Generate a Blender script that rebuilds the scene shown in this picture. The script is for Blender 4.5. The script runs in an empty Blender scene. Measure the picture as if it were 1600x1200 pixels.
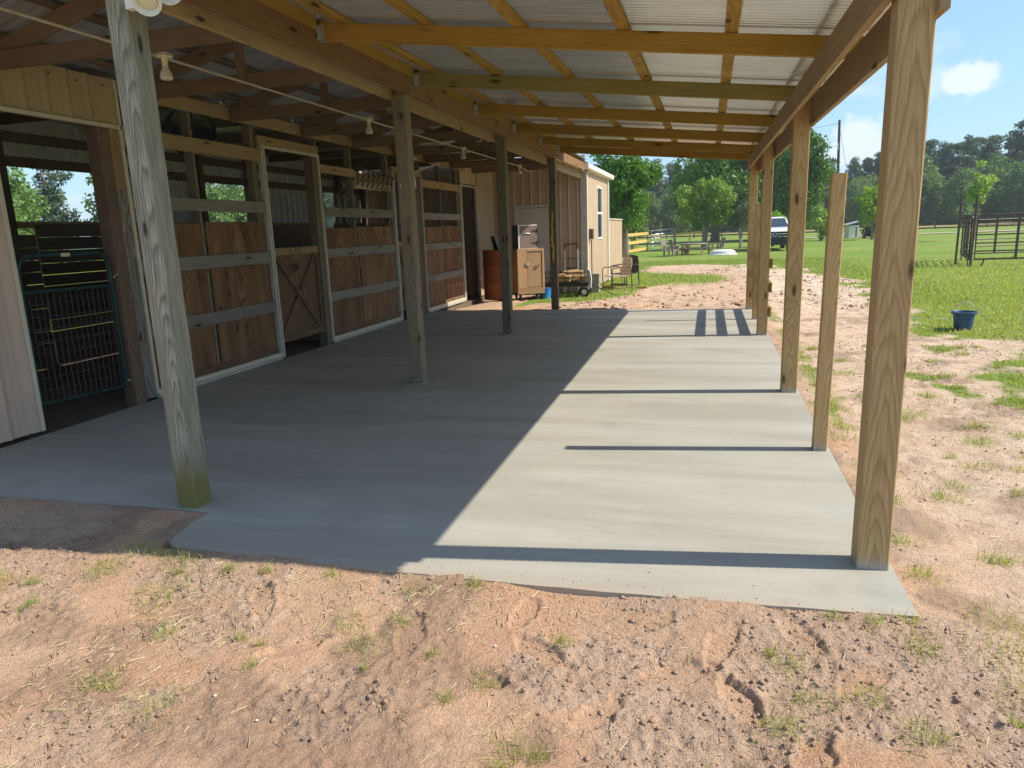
import bpy, bmesh, math, random
import numpy as np
from mathutils import Vector, Matrix

random.seed(7)
S = bpy.context.scene
COL = S.collection
PI = math.pi

# ------------------------------------------------------------------ camera
cd = bpy.data.cameras.new('camera')
cam = bpy.data.objects.new('camera', cd)
COL.objects.link(cam)
S.camera = cam
YAW, PITCH, ROLL = 0.2723, 0.2110, -0.0368
fw = Vector((-math.sin(YAW) * math.cos(PITCH), math.cos(YAW) * math.cos(PITCH), -math.sin(PITCH)))
rt = Vector((math.cos(YAW), math.sin(YAW), 0))
up = rt.cross(fw)
r2 = math.cos(ROLL) * rt + math.sin(ROLL) * up
u2 = -math.sin(ROLL) * rt + math.cos(ROLL) * up
cam.matrix_world = Matrix(((r2.x, u2.x, -fw.x, -0.6983), (r2.y, u2.y, -fw.y, -3.3946), (r2.z, u2.z, -fw.z, 1.6079), (0, 0, 0, 1)))
cd.sensor_width = 36
cd.lens = 36 * 1112.44 / 1600
cd.clip_start = 0.05
cd.clip_end = 3000

# ------------------------------------------------------------------ sky, sun, exposure
SUN_DIR = Vector((1.0, 0.13, 1.065)).normalized()
EL = math.asin(SUN_DIR.z)
AZ = math.atan2(SUN_DIR.x, SUN_DIR.y)
wd = bpy.data.worlds.new('World')
S.world = wd
wd.use_nodes = True
nt = wd.node_tree
for n in list(nt.nodes):
    nt.nodes.remove(n)
def wn(t, **k):
    n = nt.nodes.new(t)
    for a, b in k.items():
        setattr(n, a, b)
    return n
sky = wn('ShaderNodeTexSky', sky_type='NISHITA', sun_disc=False, sun_elevation=EL, sun_rotation=AZ)
sky.air_density = 1.0
sky.dust_density = 0.35
sky.ozone_density = 2.2
bg = wn('ShaderNodeBackground')
bg.inputs['Strength'].default_value = 0.15
out = wn('ShaderNodeOutputWorld')
tc = wn('ShaderNodeTexCoord')
sep = wn('ShaderNodeSeparateXYZ')
nt.links.new(tc.outputs['Generated'], sep.inputs[0])
zc = wn('ShaderNodeMath', operation='MAXIMUM'); zc.inputs[1].default_value = 0.0
nt.links.new(sep.outputs['Z'], zc.inputs[0])
za = wn('ShaderNodeMath', operation='ADD'); za.inputs[1].default_value = 0.22
nt.links.new(zc.outputs[0], za.inputs[0])
inv = wn('ShaderNodeMath', operation='DIVIDE'); inv.inputs[0].default_value = 1.0
nt.links.new(za.outputs[0], inv.inputs[1])
sc_ = wn('ShaderNodeVectorMath', operation='SCALE')
nt.links.new(tc.outputs['Generated'], sc_.inputs[0])
nt.links.new(inv.outputs[0], sc_.inputs['Scale'])
mp = wn('ShaderNodeMapping')
mp.inputs['Scale'].default_value = (1.0, 1.0, 0.55)
mp.inputs['Location'].default_value = (3.1, 7.7, 0.0)
nt.links.new(sc_.outputs[0], mp.inputs['Vector'])
cn = wn('ShaderNodeTexNoise')
cn.inputs['Scale'].default_value = 2.1
cn.inputs['Detail'].default_value = 7
cn.inputs['Roughness'].default_value = 0.52
nt.links.new(mp.outputs[0], cn.inputs['Vector'])
cr = wn('ShaderNodeValToRGB')
cr.color_ramp.elements[0].position = 0.545; cr.color_ramp.elements[0].color = (0, 0, 0, 1)
cr.color_ramp.elements[1].position = 0.665; cr.color_ramp.elements[1].color = (0.45, 0.45, 0.45, 1)
nt.links.new(cn.outputs['Fac'], cr.inputs[0])
# thin high haze towards the horizon
hz = wn('ShaderNodeMapRange'); hz.inputs['From Min'].default_value = 0.0; hz.inputs['From Max'].default_value = 0.45
hz.inputs['To Min'].default_value = 0.66; hz.inputs['To Max'].default_value = 0.08
nt.links.new(sep.outputs['Z'], hz.inputs['Value'])
mx0 = wn('ShaderNodeMix', data_type='RGBA')
mx0.inputs[7].default_value = (1.45, 3.0, 4.6, 1)
nt.links.new(hz.outputs[0], mx0.inputs[0])
nt.links.new(sky.outputs[0], mx0.inputs[6])
mx = wn('ShaderNodeMix', data_type='RGBA')
mx.inputs[7].default_value = (4.8, 5.15, 5.4, 1)
# small cumulus puffs: (direction, size), edges broken up by noise
pn = wn('ShaderNodeTexNoise'); pn.inputs['Scale'].default_value = 34.0; pn.inputs['Detail'].default_value = 6; pn.inputs['Roughness'].default_value = 0.6
nt.links.new(tc.outputs['Generated'], pn.inputs['Vector'])
acc = cr.outputs[0]
for (dx, dy, dz), sz, stretch, amt in (((.2794, .9487, .1483), .036, 1.9, .85), ((.174, .9806, .0902), .034, 1.0, .8), ((.1951, .9776, .079), .040, 1.5, .75), ((.150, .984, .078), .036, 1.7, .7),
        ((-.62, .75, .16), .07, 2.2, .8), ((-.55, .82, .13), .06, 2.0, .7), ((.45, .87, .17), .05, 2.2, .7), ((.7, .66, .22), .07, 2., .8), ((-.2, -.95, .2), .09, 2., .8), ((.8, -.5, .3), .10, 2., .8)):
    sb = wn('ShaderNodeVectorMath', operation='SUBTRACT'); sb.inputs[1].default_value = (dx, dy, dz)
    nt.links.new(tc.outputs['Generated'], sb.inputs[0])
    ml = wn('ShaderNodeVectorMath', operation='MULTIPLY'); ml.inputs[1].default_value = (1 / sz, 1 / sz, stretch / sz)
    nt.links.new(sb.outputs[0], ml.inputs[0])
    ln = wn('ShaderNodeVectorMath', operation='LENGTH'); nt.links.new(ml.outputs[0], ln.inputs[0])
    ad = wn('ShaderNodeMath', operation='MULTIPLY_ADD'); nt.links.new(pn.outputs['Fac'], ad.inputs[0]); ad.inputs[1].default_value = -2.6; nt.links.new(ln.outputs['Value'], ad.inputs[2])
    mr = wn('ShaderNodeMapRange'); mr.interpolation_type = 'SMOOTHSTEP'
    mr.inputs['From Min'].default_value = -.85; mr.inputs['From Max'].default_value = -.15; mr.inputs['To Min'].default_value = amt; mr.inputs['To Max'].default_value = 0.0
    nt.links.new(ad.outputs[0], mr.inputs['Value'])
    mm = wn('ShaderNodeMath', operation='MAXIMUM'); nt.links.new(acc, mm.inputs[0]); nt.links.new(mr.outputs[0], mm.inputs[1])
    acc = mm.outputs[0]
nt.links.new(acc, mx.inputs[0])
nt.links.new(mx0.outputs[2], mx.inputs[6])
nt.links.new(mx.outputs[2], bg.inputs['Color'])
nt.links.new(bg.outputs[0], out.inputs['Surface'])

ld = bpy.data.lights.new('sun', 'SUN')
ld.energy = 4.7
ld.angle = math.radians(0.53)
ld.color = (1.0, 0.93, 0.80)
sun = bpy.data.objects.new('sun', ld)
COL.objects.link(sun)
sun.rotation_euler = SUN_DIR.to_track_quat('Z', 'Y').to_euler()
sun.location = (20, 0, 30)

S.view_settings.view_transform = 'Standard'
S.view_settings.look = 'None'
S.view_settings.exposure = 0.46
S.view_settings.gamma = 1.0
S.view_settings.use_curve_mapping = False
S.render.engine = 'CYCLES'
S.cycles.use_denoising = True
S.cycles.max_bounces = 10
S.cycles.diffuse_bounces = 8
S.cycles.glossy_bounces = 3
S.cycles.transmission_bounces = 6
S.cycles.transparent_max_bounces = 8
S.cycles.sample_clamp_indirect = 8
# ------------------------------------------------------------------ object helpers
WM = {}
def _set(o, label=None, cat=None, group=None, kind=None):
    if label: o['label'] = label
    if cat: o['category'] = cat
    if group: o['group'] = group
    if kind: o['kind'] = kind
    return o
def thing(name, label, cat, loc=(0, 0, 0), rz=0.0, group=None):
    o = bpy.data.objects.new(name, None)
    o.empty_display_size = 0.2
    COL.objects.link(o)
    M = Matrix.Translation(loc) @ Matrix.Rotation(rz, 4, 'Z')
    o.matrix_basis = M
    WM[o.name] = M
    return _set(o, label, cat, group)
def link(name, me, mat, parent=None, M=None, label=None, cat=None, group=None, kind=None, local=False):
    """local=True: M is relative to the parent."""
    M = M or Matrix()
    o = bpy.data.objects.new(name, me)
    COL.objects.link(o)
    if mat is not None and (len(me.materials) == 0):
        me.materials.append(mat)
    elif mat is not None and me.materials[0] is not mat:
        o.material_slots[0].link = 'OBJECT'
        o.material_slots[0].material = mat
    if parent is not None:
        P = WM[parent.name]
        o.parent = parent
        L = M if local else P.inverted() @ M
        o.matrix_basis = L
        WM[o.name] = P @ L
    else:
        o.matrix_basis = M
        WM[o.name] = M
    return _set(o, label, cat, group, kind)
def mesh_np(name, v, f, smooth=False):
    """v (n,3) array, f (m,k) array of equal-size faces"""
    v = np.asarray(v, np.float32); f = np.asarray(f, np.int32)
    me = bpy.data.meshes.new(name)
    me.vertices.add(len(v)); me.vertices.foreach_set('co', v.ravel())
    k = f.shape[1]
    me.loops.add(f.size); me.loops.foreach_set('vertex_index', f.ravel())
    me.polygons.add(len(f))
    me.polygons.foreach_set('loop_start', np.arange(0, f.size, k, dtype=np.int32))
    me.polygons.foreach_set('loop_total', np.full(len(f), k, np.int32))
    if smooth:
        me.polygons.foreach_set('use_smooth', np.ones(len(f), bool))
    me.update(calc_edges=True)
    me.validate()
    return me
def vcol(me, name, vals):
    a = me.attributes.new(name, 'FLOAT', 'POINT')
    a.data.foreach_set('value', np.asarray(vals, np.float32).ravel())

class MB:
    """collects shapes into one mesh"""
    def __init__(s): s.v = []; s.f = []
    def add(s, v, f):
        n = len(s.v); s.v += [tuple(p) for p in v]; s.f += [tuple(i + n for i in q) for q in f]; return s
    def box(s, lo, hi, M=None):
        x0, y0, z0 = lo; x1, y1, z1 = hi
        v = [Vector(p) for p in ((x0, y0, z0), (x1, y0, z0), (x1, y1, z0), (x0, y1, z0), (x0, y0, z1), (x1, y0, z1), (x1, y1, z1), (x0, y1, z1))]
        if M is not None: v = [M @ p for p in v]
        return s.add(v, [(0, 3, 2, 1), (4, 5, 6, 7), (0, 1, 5, 4), (1, 2, 6, 5), (2, 3, 7, 6), (3, 0, 4, 7)])
    def tube(s, pts, r, n=8, cap=True, closed=False):
        pts = [Vector(p) for p in pts]
        rs = r if isinstance(r, (list, tuple)) else [r] * len(pts)
        rings = []
        m = len(pts)
        prev = None
        for i, p in enumerate(pts):
            if closed: t = pts[(i + 1) % m] - pts[i - 1]
            else: t = pts[min(i + 1, m - 1)] - pts[max(i - 1, 0)]
            t.normalize()
            if prev is None:
                a = Vector((0, 0, 1)) if abs(t.z) < .9 else Vector((1, 0, 0))
                u = t.cross(a).normalized()
            else:
                u = (prev - t * prev.dot(t)).normalized()
            prev = u
            w = t.cross(u)
            rings.append([p + rs[i] * (math.cos(2 * PI * k / n) * u + math.sin(2 * PI * k / n) * w) for k in range(n)])
        v = [q for rg in rings for q in rg]
        f = []
        for i in range(m if closed else m - 1):
            j = (i + 1) % m
            for k in range(n):
                k2 = (k + 1) % n
                f.append((i * n + k, i * n + k2, j * n + k2, j * n + k))
        if cap and not closed:
            f.append(tuple(range(n - 1, -1, -1))); f.append(tuple((m - 1) * n + k for k in range(n)))
        return s.add(v, f)
    def lathe(s, prof, n=20, M=None, cap0=False, cap1=False):
        v = []; f = []
        for (r, z) in prof:
            for k in range(n):
                p = Vector((r * math.cos(2 * PI * k / n), r * math.sin(2 * PI * k / n), z))
                v.append(M @ p if M is not None else p)
        for i in range(len(prof) - 1):
            for k in range(n):
                k2 = (k + 1) % n
                f.append((i * n + k, i * n + k2, (i + 1) * n + k2, (i + 1) * n + k))
        if cap0: f.append(tuple(range(n - 1, -1, -1)))
        if cap1: f.append(tuple((len(prof) - 1) * n + k for k in range(n)))
        return s.add(v, f)
    def prism(s, poly, a, b, M=None):
        """polygon in (x,z), extruded along y from a to b"""
        n = len(poly)
        v = [Vector((x, a, z)) for x, z in poly] + [Vector((x, b, z)) for x, z in poly]
        if M is not None: v = [M @ p for p in v]
        f = [tuple(range(n)), tuple(range(2 * n - 1, n - 1, -1))]
        for i in range(n):
            j = (i + 1) % n
            f.append((i, i + n, j + n, j))
        return s.add(v, f)
    def mesh(s, name, smooth=False):
        me = bpy.data.meshes.new(name)
        me.from_pydata(s.v, [], s.f)
        bm = bmesh.new(); bm.from_mesh(me)
        bmesh.ops.recalc_face_normals(bm, faces=bm.faces)
        bm.to_mesh(me); bm.free()
        if smooth:
            for p in me.polygons: p.use_smooth = True
            try: me.set_sharp_from_angle(angle=math.radians(38))
            except Exception: pass
        me.update()
        return me
    def build(s, name, mat, parent=None, smooth=False, origin=None, **k):
        """mesh given in world coordinates"""
        if origin is not None:
            o = Vector(origin); s.v = [tuple(Vector(p) - o) for p in s.v]
            return link(name, s.mesh(name, smooth), mat, parent, Matrix.Translation(o), **k)
        return link(name, s.mesh(name, smooth), mat, parent, **k)

_bc = {}
def board_mesh(L, w, h, ch=.003):
    key = (round(L, 3), round(w, 4), round(h, 4), ch)
    if key in _bc: return _bc[key]
    a, b = w / 2, h / 2
    c = min(ch, a * .4, b * .4)
    sec = [(-a + c, -b), (a - c, -b), (a, -b + c), (a, b - c), (a - c, b), (-a + c, b), (-a, b - c), (-a, -b + c)]
    v = [(0, y, z) for y, z in sec] + [(L, y, z) for y, z in sec]
    f = [tuple(range(7, -1, -1)), tuple(range(8, 16))]
    for i in range(8):
        j = (i + 1) % 8
        f.append((i, j, j + 8, i + 8))
    me = bpy.data.meshes.new('board')
    me.from_pydata(v, [], f); me.update()
    _bc[key] = me
    return me
def frame(p0, p1, upv=(0, 0, 1)):
    p0 = Vector(p0); p1 = Vector(p1)
    x = (p1 - p0).normalized()
    u = Vector(upv)
    if abs(u.dot(x)) > .99: u = Vector((1, 0, 0))
    y = u.cross(x).normalized(); z = x.cross(y)
    return Matrix(((x.x, y.x, z.x, p0.x), (x.y, y.y, z.y, p0.y), (x.z, y.z, z.z, p0.z), (0, 0, 0, 1))), (p1 - p0).length
def board(name, p0, p1, w, h, mat, parent=None, upv=(0, 0, 1), ch=.003, **k):
    """beam from p0 to p1 (centre line); h along upv, w across"""
    M, L = frame(p0, p1, upv)
    return link(name, board_mesh(L, w, h, ch), mat, parent, M, **k)
def abox(name, lo, hi, mat, parent=None, ch=.003, **k):
    """axis-aligned box whose local X follows its longest side"""
    d = [hi[i] - lo[i] for i in range(3)]
    c = [(hi[i] + lo[i]) / 2 for i in range(3)]
    ax = d.index(max(d))
    p0 = list(c); p1 = list(c); p0[ax] = lo[ax]; p1[ax] = hi[ax]
    if ax == 0: upv, w, h = (0, 0, 1), d[1], d[2]
    elif ax == 1: upv, w, h = (0, 0, 1), d[0], d[2]
    else: upv, w, h = (1, 0, 0), d[1], d[0]
    return board(name, p0, p1, w, h, mat, parent, upv, ch, **k)
def dup_tree(o, M, label=None, parent=None):
    """copy of a thing (an Empty at M) with its parts"""
    c = o.copy(); COL.objects.link(c)
    c.matrix_basis = M; WM[c.name] = M
    if label: c['label'] = label
    for ch in list(o.children):
        d = ch.copy(); COL.objects.link(d); d.parent = c
        for g in list(ch.children):
            e = g.copy(); COL.objects.link(e); e.parent = d
    return c

# ------------------------------------------------------------------ numpy noise
_rng = np.random.RandomState(11)
_tab = _rng.rand(256, 256).astype(np.float32)
def vnoise(x, y, seed=0):
    x = x + seed * 17.31; y = y + seed * 9.77
    xi = np.floor(x).astype(np.int64); yi = np.floor(y).astype(np.int64)
    fx = x - xi; fy = y - yi
    fx = fx * fx * fx * (fx * (fx * 6 - 15) + 10); fy = fy * fy * fy * (fy * (fy * 6 - 15) + 10)
    a = _tab[xi & 255, yi & 255]; b = _tab[(xi + 1) & 255, yi & 255]
    c = _tab[xi & 255, (yi + 1) & 255]; d = _tab[(xi + 1) & 255, (yi + 1) & 255]
    return (a * (1 - fx) + b * fx) * (1 - fy) + (c * (1 - fx) + d * fx) * fy
def fbm(x, y, oct=4, seed=0, gain=.5):
    s = 0; a = 1; t = 0
    ca, sa = math.cos(.6), math.sin(.6)
    for i in range(oct):
        s = s + a * vnoise(x, y, seed + i * 3); t += a; a *= gain
        x, y = (x * ca - y * sa) * 2.03, (x * sa + y * ca) * 2.03
    return s / t
def sstep(a, b, x):
    t = np.clip((x - a) / (b - a), 0, 1); return t * t * (3 - 2 * t)

# ------------------------------------------------------------------ materials
class NT:
    def __init__(s, name):
        s.m = bpy.data.materials.new(name); s.m.use_nodes = True
        s.t = s.m.node_tree
        s.b = s.t.nodes['Principled BSDF']
        s.out = s.t.nodes['Material Output']
    def n(s, t, **k):
        q = s.t.nodes.new(t)
        for a, b in k.items(): setattr(q, a, b)
        return q
    def l(s, a, b): s.t.links.new(a, b)
    def math(s, op, a, b=None, c=None, clamp=False):
        q = s.n('ShaderNodeMath', operation=op); q.use_clamp = clamp
        for i, v in enumerate((a, b, c)):
            if v is None: continue
            if isinstance(v, (int, float)): q.inputs[i].default_value = v
            else: s.l(v, q.inputs[i])
        return q.outputs[0]
    def vmul(s, v, k):
        q = s.n('ShaderNodeVectorMath', operation='MULTIPLY'); s.l(v, q.inputs[0]); q.inputs[1].default_value = k; return q.outputs[0]
    def vadd(s, v, w):
        q = s.n('ShaderNodeVectorMath', operation='ADD'); s.l(v, q.inputs[0])
        if isinstance(w, tuple): q.inputs[1].default_value = w
        else: s.l(w, q.inputs[1])
        return q.outputs[0]
    def noise(s, v, scale=1., detail=2., rough=.5, dist=0.):
        q = s.n('ShaderNodeTexNoise'); s.l(v, q.inputs['Vector'])
        q.inputs['Scale'].default_value = scale; q.inputs['Detail'].default_value = detail
        q.inputs['Roughness'].default_value = rough; q.inputs['Distortion'].default_value = dist
        return q.outputs['Fac']
    def ramp(s, f, *stops, interp='LINEAR'):
        q = s.n('ShaderNodeValToRGB'); s.l(f, q.inputs[0]); cr = q.color_ramp; cr.interpolation = interp
        while len(cr.elements) < len(stops): cr.elements.new(.5)
        for e, (p, c) in zip(cr.elements, stops):
            e.position = p; e.color = (c, c, c, 1) if isinstance(c, (int, float)) else (*c, 1)
        return q.outputs[0]
    def mix(s, f, a, b, mode='MIX'):
        q = s.n('ShaderNodeMix', data_type='RGBA'); q.blend_type = mode
        for i, v in ((0, f), (6, a), (7, b)):
            if isinstance(v, (int, float)): q.inputs[i].default_value = v
            elif isinstance(v, tuple): q.inputs[i].default_value = (*v, 1)
            else: s.l(v, q.inputs[i])
        return q.outputs[2]
    def bump(s, h, strength=.3, dist=.01):
        q = s.n('ShaderNodeBump'); s.l(h, q.inputs['Height']); q.inputs['Strength'].default_value = strength; q.inputs['Distance'].default_value = dist
        s.l(q.outputs[0], s.b.inputs['Normal'])
    def obj(s): return s.n('ShaderNodeTexCoord').outputs['Object']
    def geo(s): return s.n('ShaderNodeNewGeometry').outputs['Position']
    def rnd(s): return s.n('ShaderNodeObjectInfo').outputs['Random']
    def attr(s, name): return s.n('ShaderNodeAttribute', attribute_name=name).outputs['Fac']
    def base(s, c):
        if isinstance(c, tuple): s.b.inputs['Base Color'].default_value = (*c, 1)
        else: s.l(c, s.b.inputs['Base Color'])
    def rough(s, r):
        if isinstance(r, (int, float)): s.b.inputs['Roughness'].default_value = r
        else: s.l(r, s.b.inputs['Roughness'])

def wood(name, light, dark, pitch=.010, knot=.10, contrast=.75, warp=1., rough=.8, streak=.35, bump=.25, tone=.28, green=0., spread=.18, tilt=.03, foot=None):
    m = NT(name)
    co = m.obj(); r = m.rnd()
    rv = m.n('ShaderNodeCombineXYZ')
    m.l(m.math('MULTIPLY', r, 37.), rv.inputs[0]); m.l(m.math('MULTIPLY', r, 91.), rv.inputs[1]); m.l(m.math('MULTIPLY', r, 53.), rv.inputs[2])
    c2 = m.vadd(co, rv.outputs[0])
    sp = m.n('ShaderNodeSeparateXYZ'); m.l(co, sp.inputs[0])
    n1 = m.noise(m.vmul(c2, (.55, 3., 3.)), 1.3, 2.)
    n2 = m.noise(m.vmul(c2, (.45, 3., 3.)), 1.9, 2.)
    # off-centre pith, drifting along the board
    py = m.math('MULTIPLY', m.math('SUBTRACT', m.math('FRACT', m.math('MULTIPLY', r, 13.7)), .5), .10)
    pz = m.math('ADD', .03, m.math('MULTIPLY', m.math('FRACT', m.math('MULTIPLY', r, 29.3)), .07))
    y = m.math('ADD', m.math('ADD', sp.outputs[1], py), m.math('MULTIPLY', m.math('SUBTRACT', n1, .5), .06 * warp))
    z = m.math('ADD', m.math('ADD', sp.outputs[2], pz), m.math('ADD', m.math('MULTIPLY', m.math('SUBTRACT', n2, .5), .07 * warp), m.math('MULTIPLY', sp.outputs[0], tilt)))
    rad = m.math('SQRT', m.math('ADD', m.math('MULTIPLY', y, y), m.math('MULTIPLY', z, z)))
    fine = m.noise(m.vmul(c2, (3., 160., 160.)), 1., 3., .6)
    rad = m.math('ADD', rad, m.math('MULTIPLY', fine, .003))
    # knots
    vo = m.n('ShaderNodeTexVoronoi'); m.l(m.vmul(c2, (2.6, 8.5, 8.5)), vo.inputs['Vector']); vo.inputs['Scale'].default_value = 1.
    vs = m.n('ShaderNodeSeparateColor'); m.l(vo.outputs['Color'], vs.inputs[0])
    vd = m.math('ADD', vo.outputs['Distance'], m.math('MULTIPLY', m.math('LESS_THAN', vs.outputs[0], .38), 2.))
    knot = knot * 1.75
    kmask = m.ramp(vd, (knot * .55, 1.), (knot, 0.))
    khalo = m.ramp(vd, (knot * .8, 1.), (knot * 3.2, 0.))
    rad = m.math('ADD', rad, m.math('MULTIPLY', khalo, .006))
    s = m.math('FRACT', m.math('DIVIDE', rad, pitch))
    s = m.ramp(s, (0., .08), (.45, .32), (.78, 1.), (1., .05))
    c = m.mix(m.math('MULTIPLY', s, contrast), light, dark)
    c = m.mix(m.math('MULTIPLY', m.ramp(fine, (.35, 1.), (.62, 0.)), streak), c, tuple(x * .55 for x in dark))
    big = m.noise(m.vmul(c2, (.8, 5., 5.)), 1.4, 3.)
    c = m.mix(m.math('MULTIPLY', m.ramp(big, (.35, 1.), (.68, 0.)), spread), c, tuple(x * .7 for x in dark))
    if green: c = m.mix(m.math('MULTIPLY', m.ramp(m.noise(m.vmul(c2, (.5, 2., 2.)), 1.2, 2.), (.4, 0.), (.65, 1.)), green), c, (.13, .16, .09))
    kc = tuple(x * .28 for x in dark)
    c = m.mix(m.math('MULTIPLY', khalo, .35), c, dark)
    c = m.mix(kmask, c, kc)
    # per-board tone
    tone = m.math('ADD', 1 - tone / 2, m.math('MULTIPLY', m.math('FRACT', m.math('MULTIPLY', r, 71.3)), tone))
    hs = m.n('ShaderNodeHueSaturation'); m.l(c, hs.inputs['Color']); m.l(tone, hs.inputs['Value'])
    c = hs.outputs['Color']
    if foot:
        # stain near the bottom end of a post: (colour, height, amount)
        fc, fh, fa = foot
        e = m.math('ADD', sp.outputs[0], m.math('MULTIPLY', m.noise(m.vmul(c2, (4., 30., 30.)), 1., 3.), fh * .5))
        c = m.mix(m.math('MULTIPLY', m.ramp(e, (fh * .9, 1.), (fh * 1.35, 0.)), fa), c, fc)
    m.base(c); m.rough(rough)
    m.b.inputs['Specular IOR Level'].default_value = .25
    m.bump(m.math('ADD', m.math('MULTIPLY', s, -.6), m.math('MULTIPLY', fine, .8)), bump, .004)
    return m.m

def plain(name, col, rough=.6, metal=0., var=.12, scale=6., bump=0., bscale=60., spec=.4, var2=None):
    m = NT(name)
    co = m.obj(); r = m.rnd()
    rv = m.n('ShaderNodeCombineXYZ'); m.l(m.math('MULTIPLY', r, 31.), rv.inputs[0])
    c2 = m.vadd(co, rv.outputs[0])
    n = m.noise(c2, scale, 4., .6)
    c = m.mix(m.math('MULTIPLY', m.ramp(n, (.3, 0.), (.7, 1.)), 1.), tuple(x * (1 - var) for x in col), var2 or tuple(min(1, x * (1 + var)) for x in col))
    m.base(c); m.rough(rough); m.b.inputs['Metallic'].default_value = metal
    m.b.inputs['Specular IOR Level'].default_value = spec
    if bump: m.bump(m.noise(c2, bscale, 3.), bump, .004)
    return m.m

MAT = {}
MAT['pine'] = wood('new_pine', (.47, .295, .055), (.24, .13, .022), pitch=.012, knot=.13, contrast=.85, spread=.25)
MAT['pine2'] = wood('new_pine_green', (.40, .31, .075), (.20, .15, .03), pitch=.012, knot=.13, contrast=.8, green=.5)
MAT['post'] = wood('treated_post', (.63, .44, .215), (.38, .23, .095), pitch=.0058, knot=.10, contrast=.75, bump=.2, tilt=.030, spread=.12, warp=.55, foot=((.36, .36, .34), .155, .8))
MAT['grey'] = wood('weathered_post', (.50, .475, .37), (.15, .14, .105), pitch=.006, knot=.10, contrast=.9, streak=.75, bump=.8, tilt=.03, warp=.45, green=.25, foot=((.19, .165, .045), .42, .85))
MAT['greyrail'] = wood('weathered_rail', (.42, .375, .32), (.14, .11, .085), pitch=.011, knot=.10, contrast=.95, warp=1.6, streak=.45, bump=.5)
MAT['oldpine'] = wood('aged_pine', (.47, .325, .175), (.25, .155, .075), pitch=.010, knot=.10, contrast=.7)
MAT['rough'] = wood('rough_ledger', (.36, .205, .085), (.14, .065, .025), warp=1.5, pitch=.010, knot=.10, contrast=.8, streak=.5, bump=.5)
MAT['truss'] = wood('truss_lumber', (.25, .18, .11), (.145, .10, .06), pitch=.010, knot=.09, contrast=.6)
MAT['dark'] = wood('dark_timber', (.20, .135, .09), (.10, .062, .04), pitch=.010, knot=.10, contrast=.6)
MAT['darkpost'] = wood('old_dark_post', (.27, .21, .145), (.14, .105, .07), pitch=.010, knot=.10, contrast=.6, green=.3)
MAT['ply'] = wood('plywood', (.42, .235, .115), (.10, .042, .018), pitch=.018, knot=.10, contrast=.9, spread=.6, tone=.5, tilt=.07, warp=1.9)
MAT['plygrey'] = wood('brown_plywood', (.28, .165, .092), (.10, .052, .028), warp=1.9, pitch=.022, knot=.09, contrast=.8, spread=.4, tilt=.06)
MAT['yellow'] = wood('yellow_board', (.72, .52, .17), (.55, .36, .10), pitch=.012, knot=.07, contrast=.4)
MAT['bench'] = wood('bench_wood', (.36, .30, .24), (.18, .14, .11), pitch=.010, contrast=.6)
MAT['cabinet'] = wood('cabinet_board', (.52, .33, .19), (.40, .23, .13), pitch=.02, knot=.04, contrast=.35, spread=.3)
MAT['trim'] = plain('beige_trim', (.60, .53, .40), .45, 0, .08)
MAT['galvtrim'] = plain('pale_trim', (.46, .44, .38), .4, 0, .15)
MAT['white'] = plain('white_paint', (.78, .77, .72), .45, 0, .05)
MAT['doorwhite'] = plain('door_paint', (.50, .47, .43), .5, 0, .06)
MAT['gutter'] = plain('gutter_paint', (.74, .70, .60), .4, 0, .05)
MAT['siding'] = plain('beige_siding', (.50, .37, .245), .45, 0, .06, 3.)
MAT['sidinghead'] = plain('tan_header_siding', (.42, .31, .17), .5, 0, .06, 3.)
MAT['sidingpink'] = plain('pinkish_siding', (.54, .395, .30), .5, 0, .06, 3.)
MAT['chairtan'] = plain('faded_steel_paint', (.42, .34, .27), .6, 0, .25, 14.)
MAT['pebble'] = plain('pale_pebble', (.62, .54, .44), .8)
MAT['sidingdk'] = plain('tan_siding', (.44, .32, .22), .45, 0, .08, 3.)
MAT['sidingin'] = plain('siding_back', (.42, .40, .36), .5, .2, .15, 4.)
MAT['galv'] = plain('galvanised_steel', (.60, .62, .62), .38, .75, .12, 14.)
MAT['iron'] = plain('dark_iron', (.045, .04, .038), .5, .5, .2)
MAT['meter'] = plain('meter_box_paint', (.10, .075, .06), .6)
MAT['wire'] = plain('dull_wire', (.11, .11, .11), .5, .4)
MAT['rust'] = plain('rusty_steel', (.16, .085, .05), .75, .2, .35, 12., .2)
MAT['drum'] = plain('rust_drum', (.30, .095, .025), .55, .3, .3, 5., .1, var2=(.22, .06, .02))
MAT['corral'] = plain('brown_pipe', (.10, .07, .055), .5, .3, .25)
MAT['green'] = plain('green_tube', (.011, .058, .052), .45, .1, .2)
MAT['black'] = plain('black_plastic', (.025, .025, .027), .5, 0, .2)
MAT['rubber'] = plain('tyre_rubber', (.03, .03, .03), .85, 0, .2, 20., .2)
MAT['blue'] = plain('blue_plastic', (.035, .085, .19), .38, 0, .18, 8.)
MAT['brightblue'] = plain('bright_blue_plastic', (.03, .22, .60), .4, 0, .1)
MAT['palebucket'] = plain('pale_blue_plastic', (.28, .42, .45), .5, 0, .15)
MAT['ceramic'] = plain('cream_ceramic', (.70, .64, .42), .3, 0, .06)
MAT['bulb'] = plain('bulb_glass', (.62, .58, .50), .15, 0, .04)
MAT['lampwhite'] = plain('lamp_enamel', (.80, .79, .70), .35, 0, .05)
MAT['conduit'] = plain('grey_conduit', (.48, .42, .34), .5, 0, .1)
MAT['rope'] = plain('yellow_rope', (.65, .50, .06), .8, 0, .15, 60., .3)
MAT['whiterod'] = plain('white_rod', (.70, .67, .58), .5, 0, .1)
MAT['boxdark'] = plain('dark_box_panel', (.23, .165, .15), .6, 0, .12, 8.)
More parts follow.
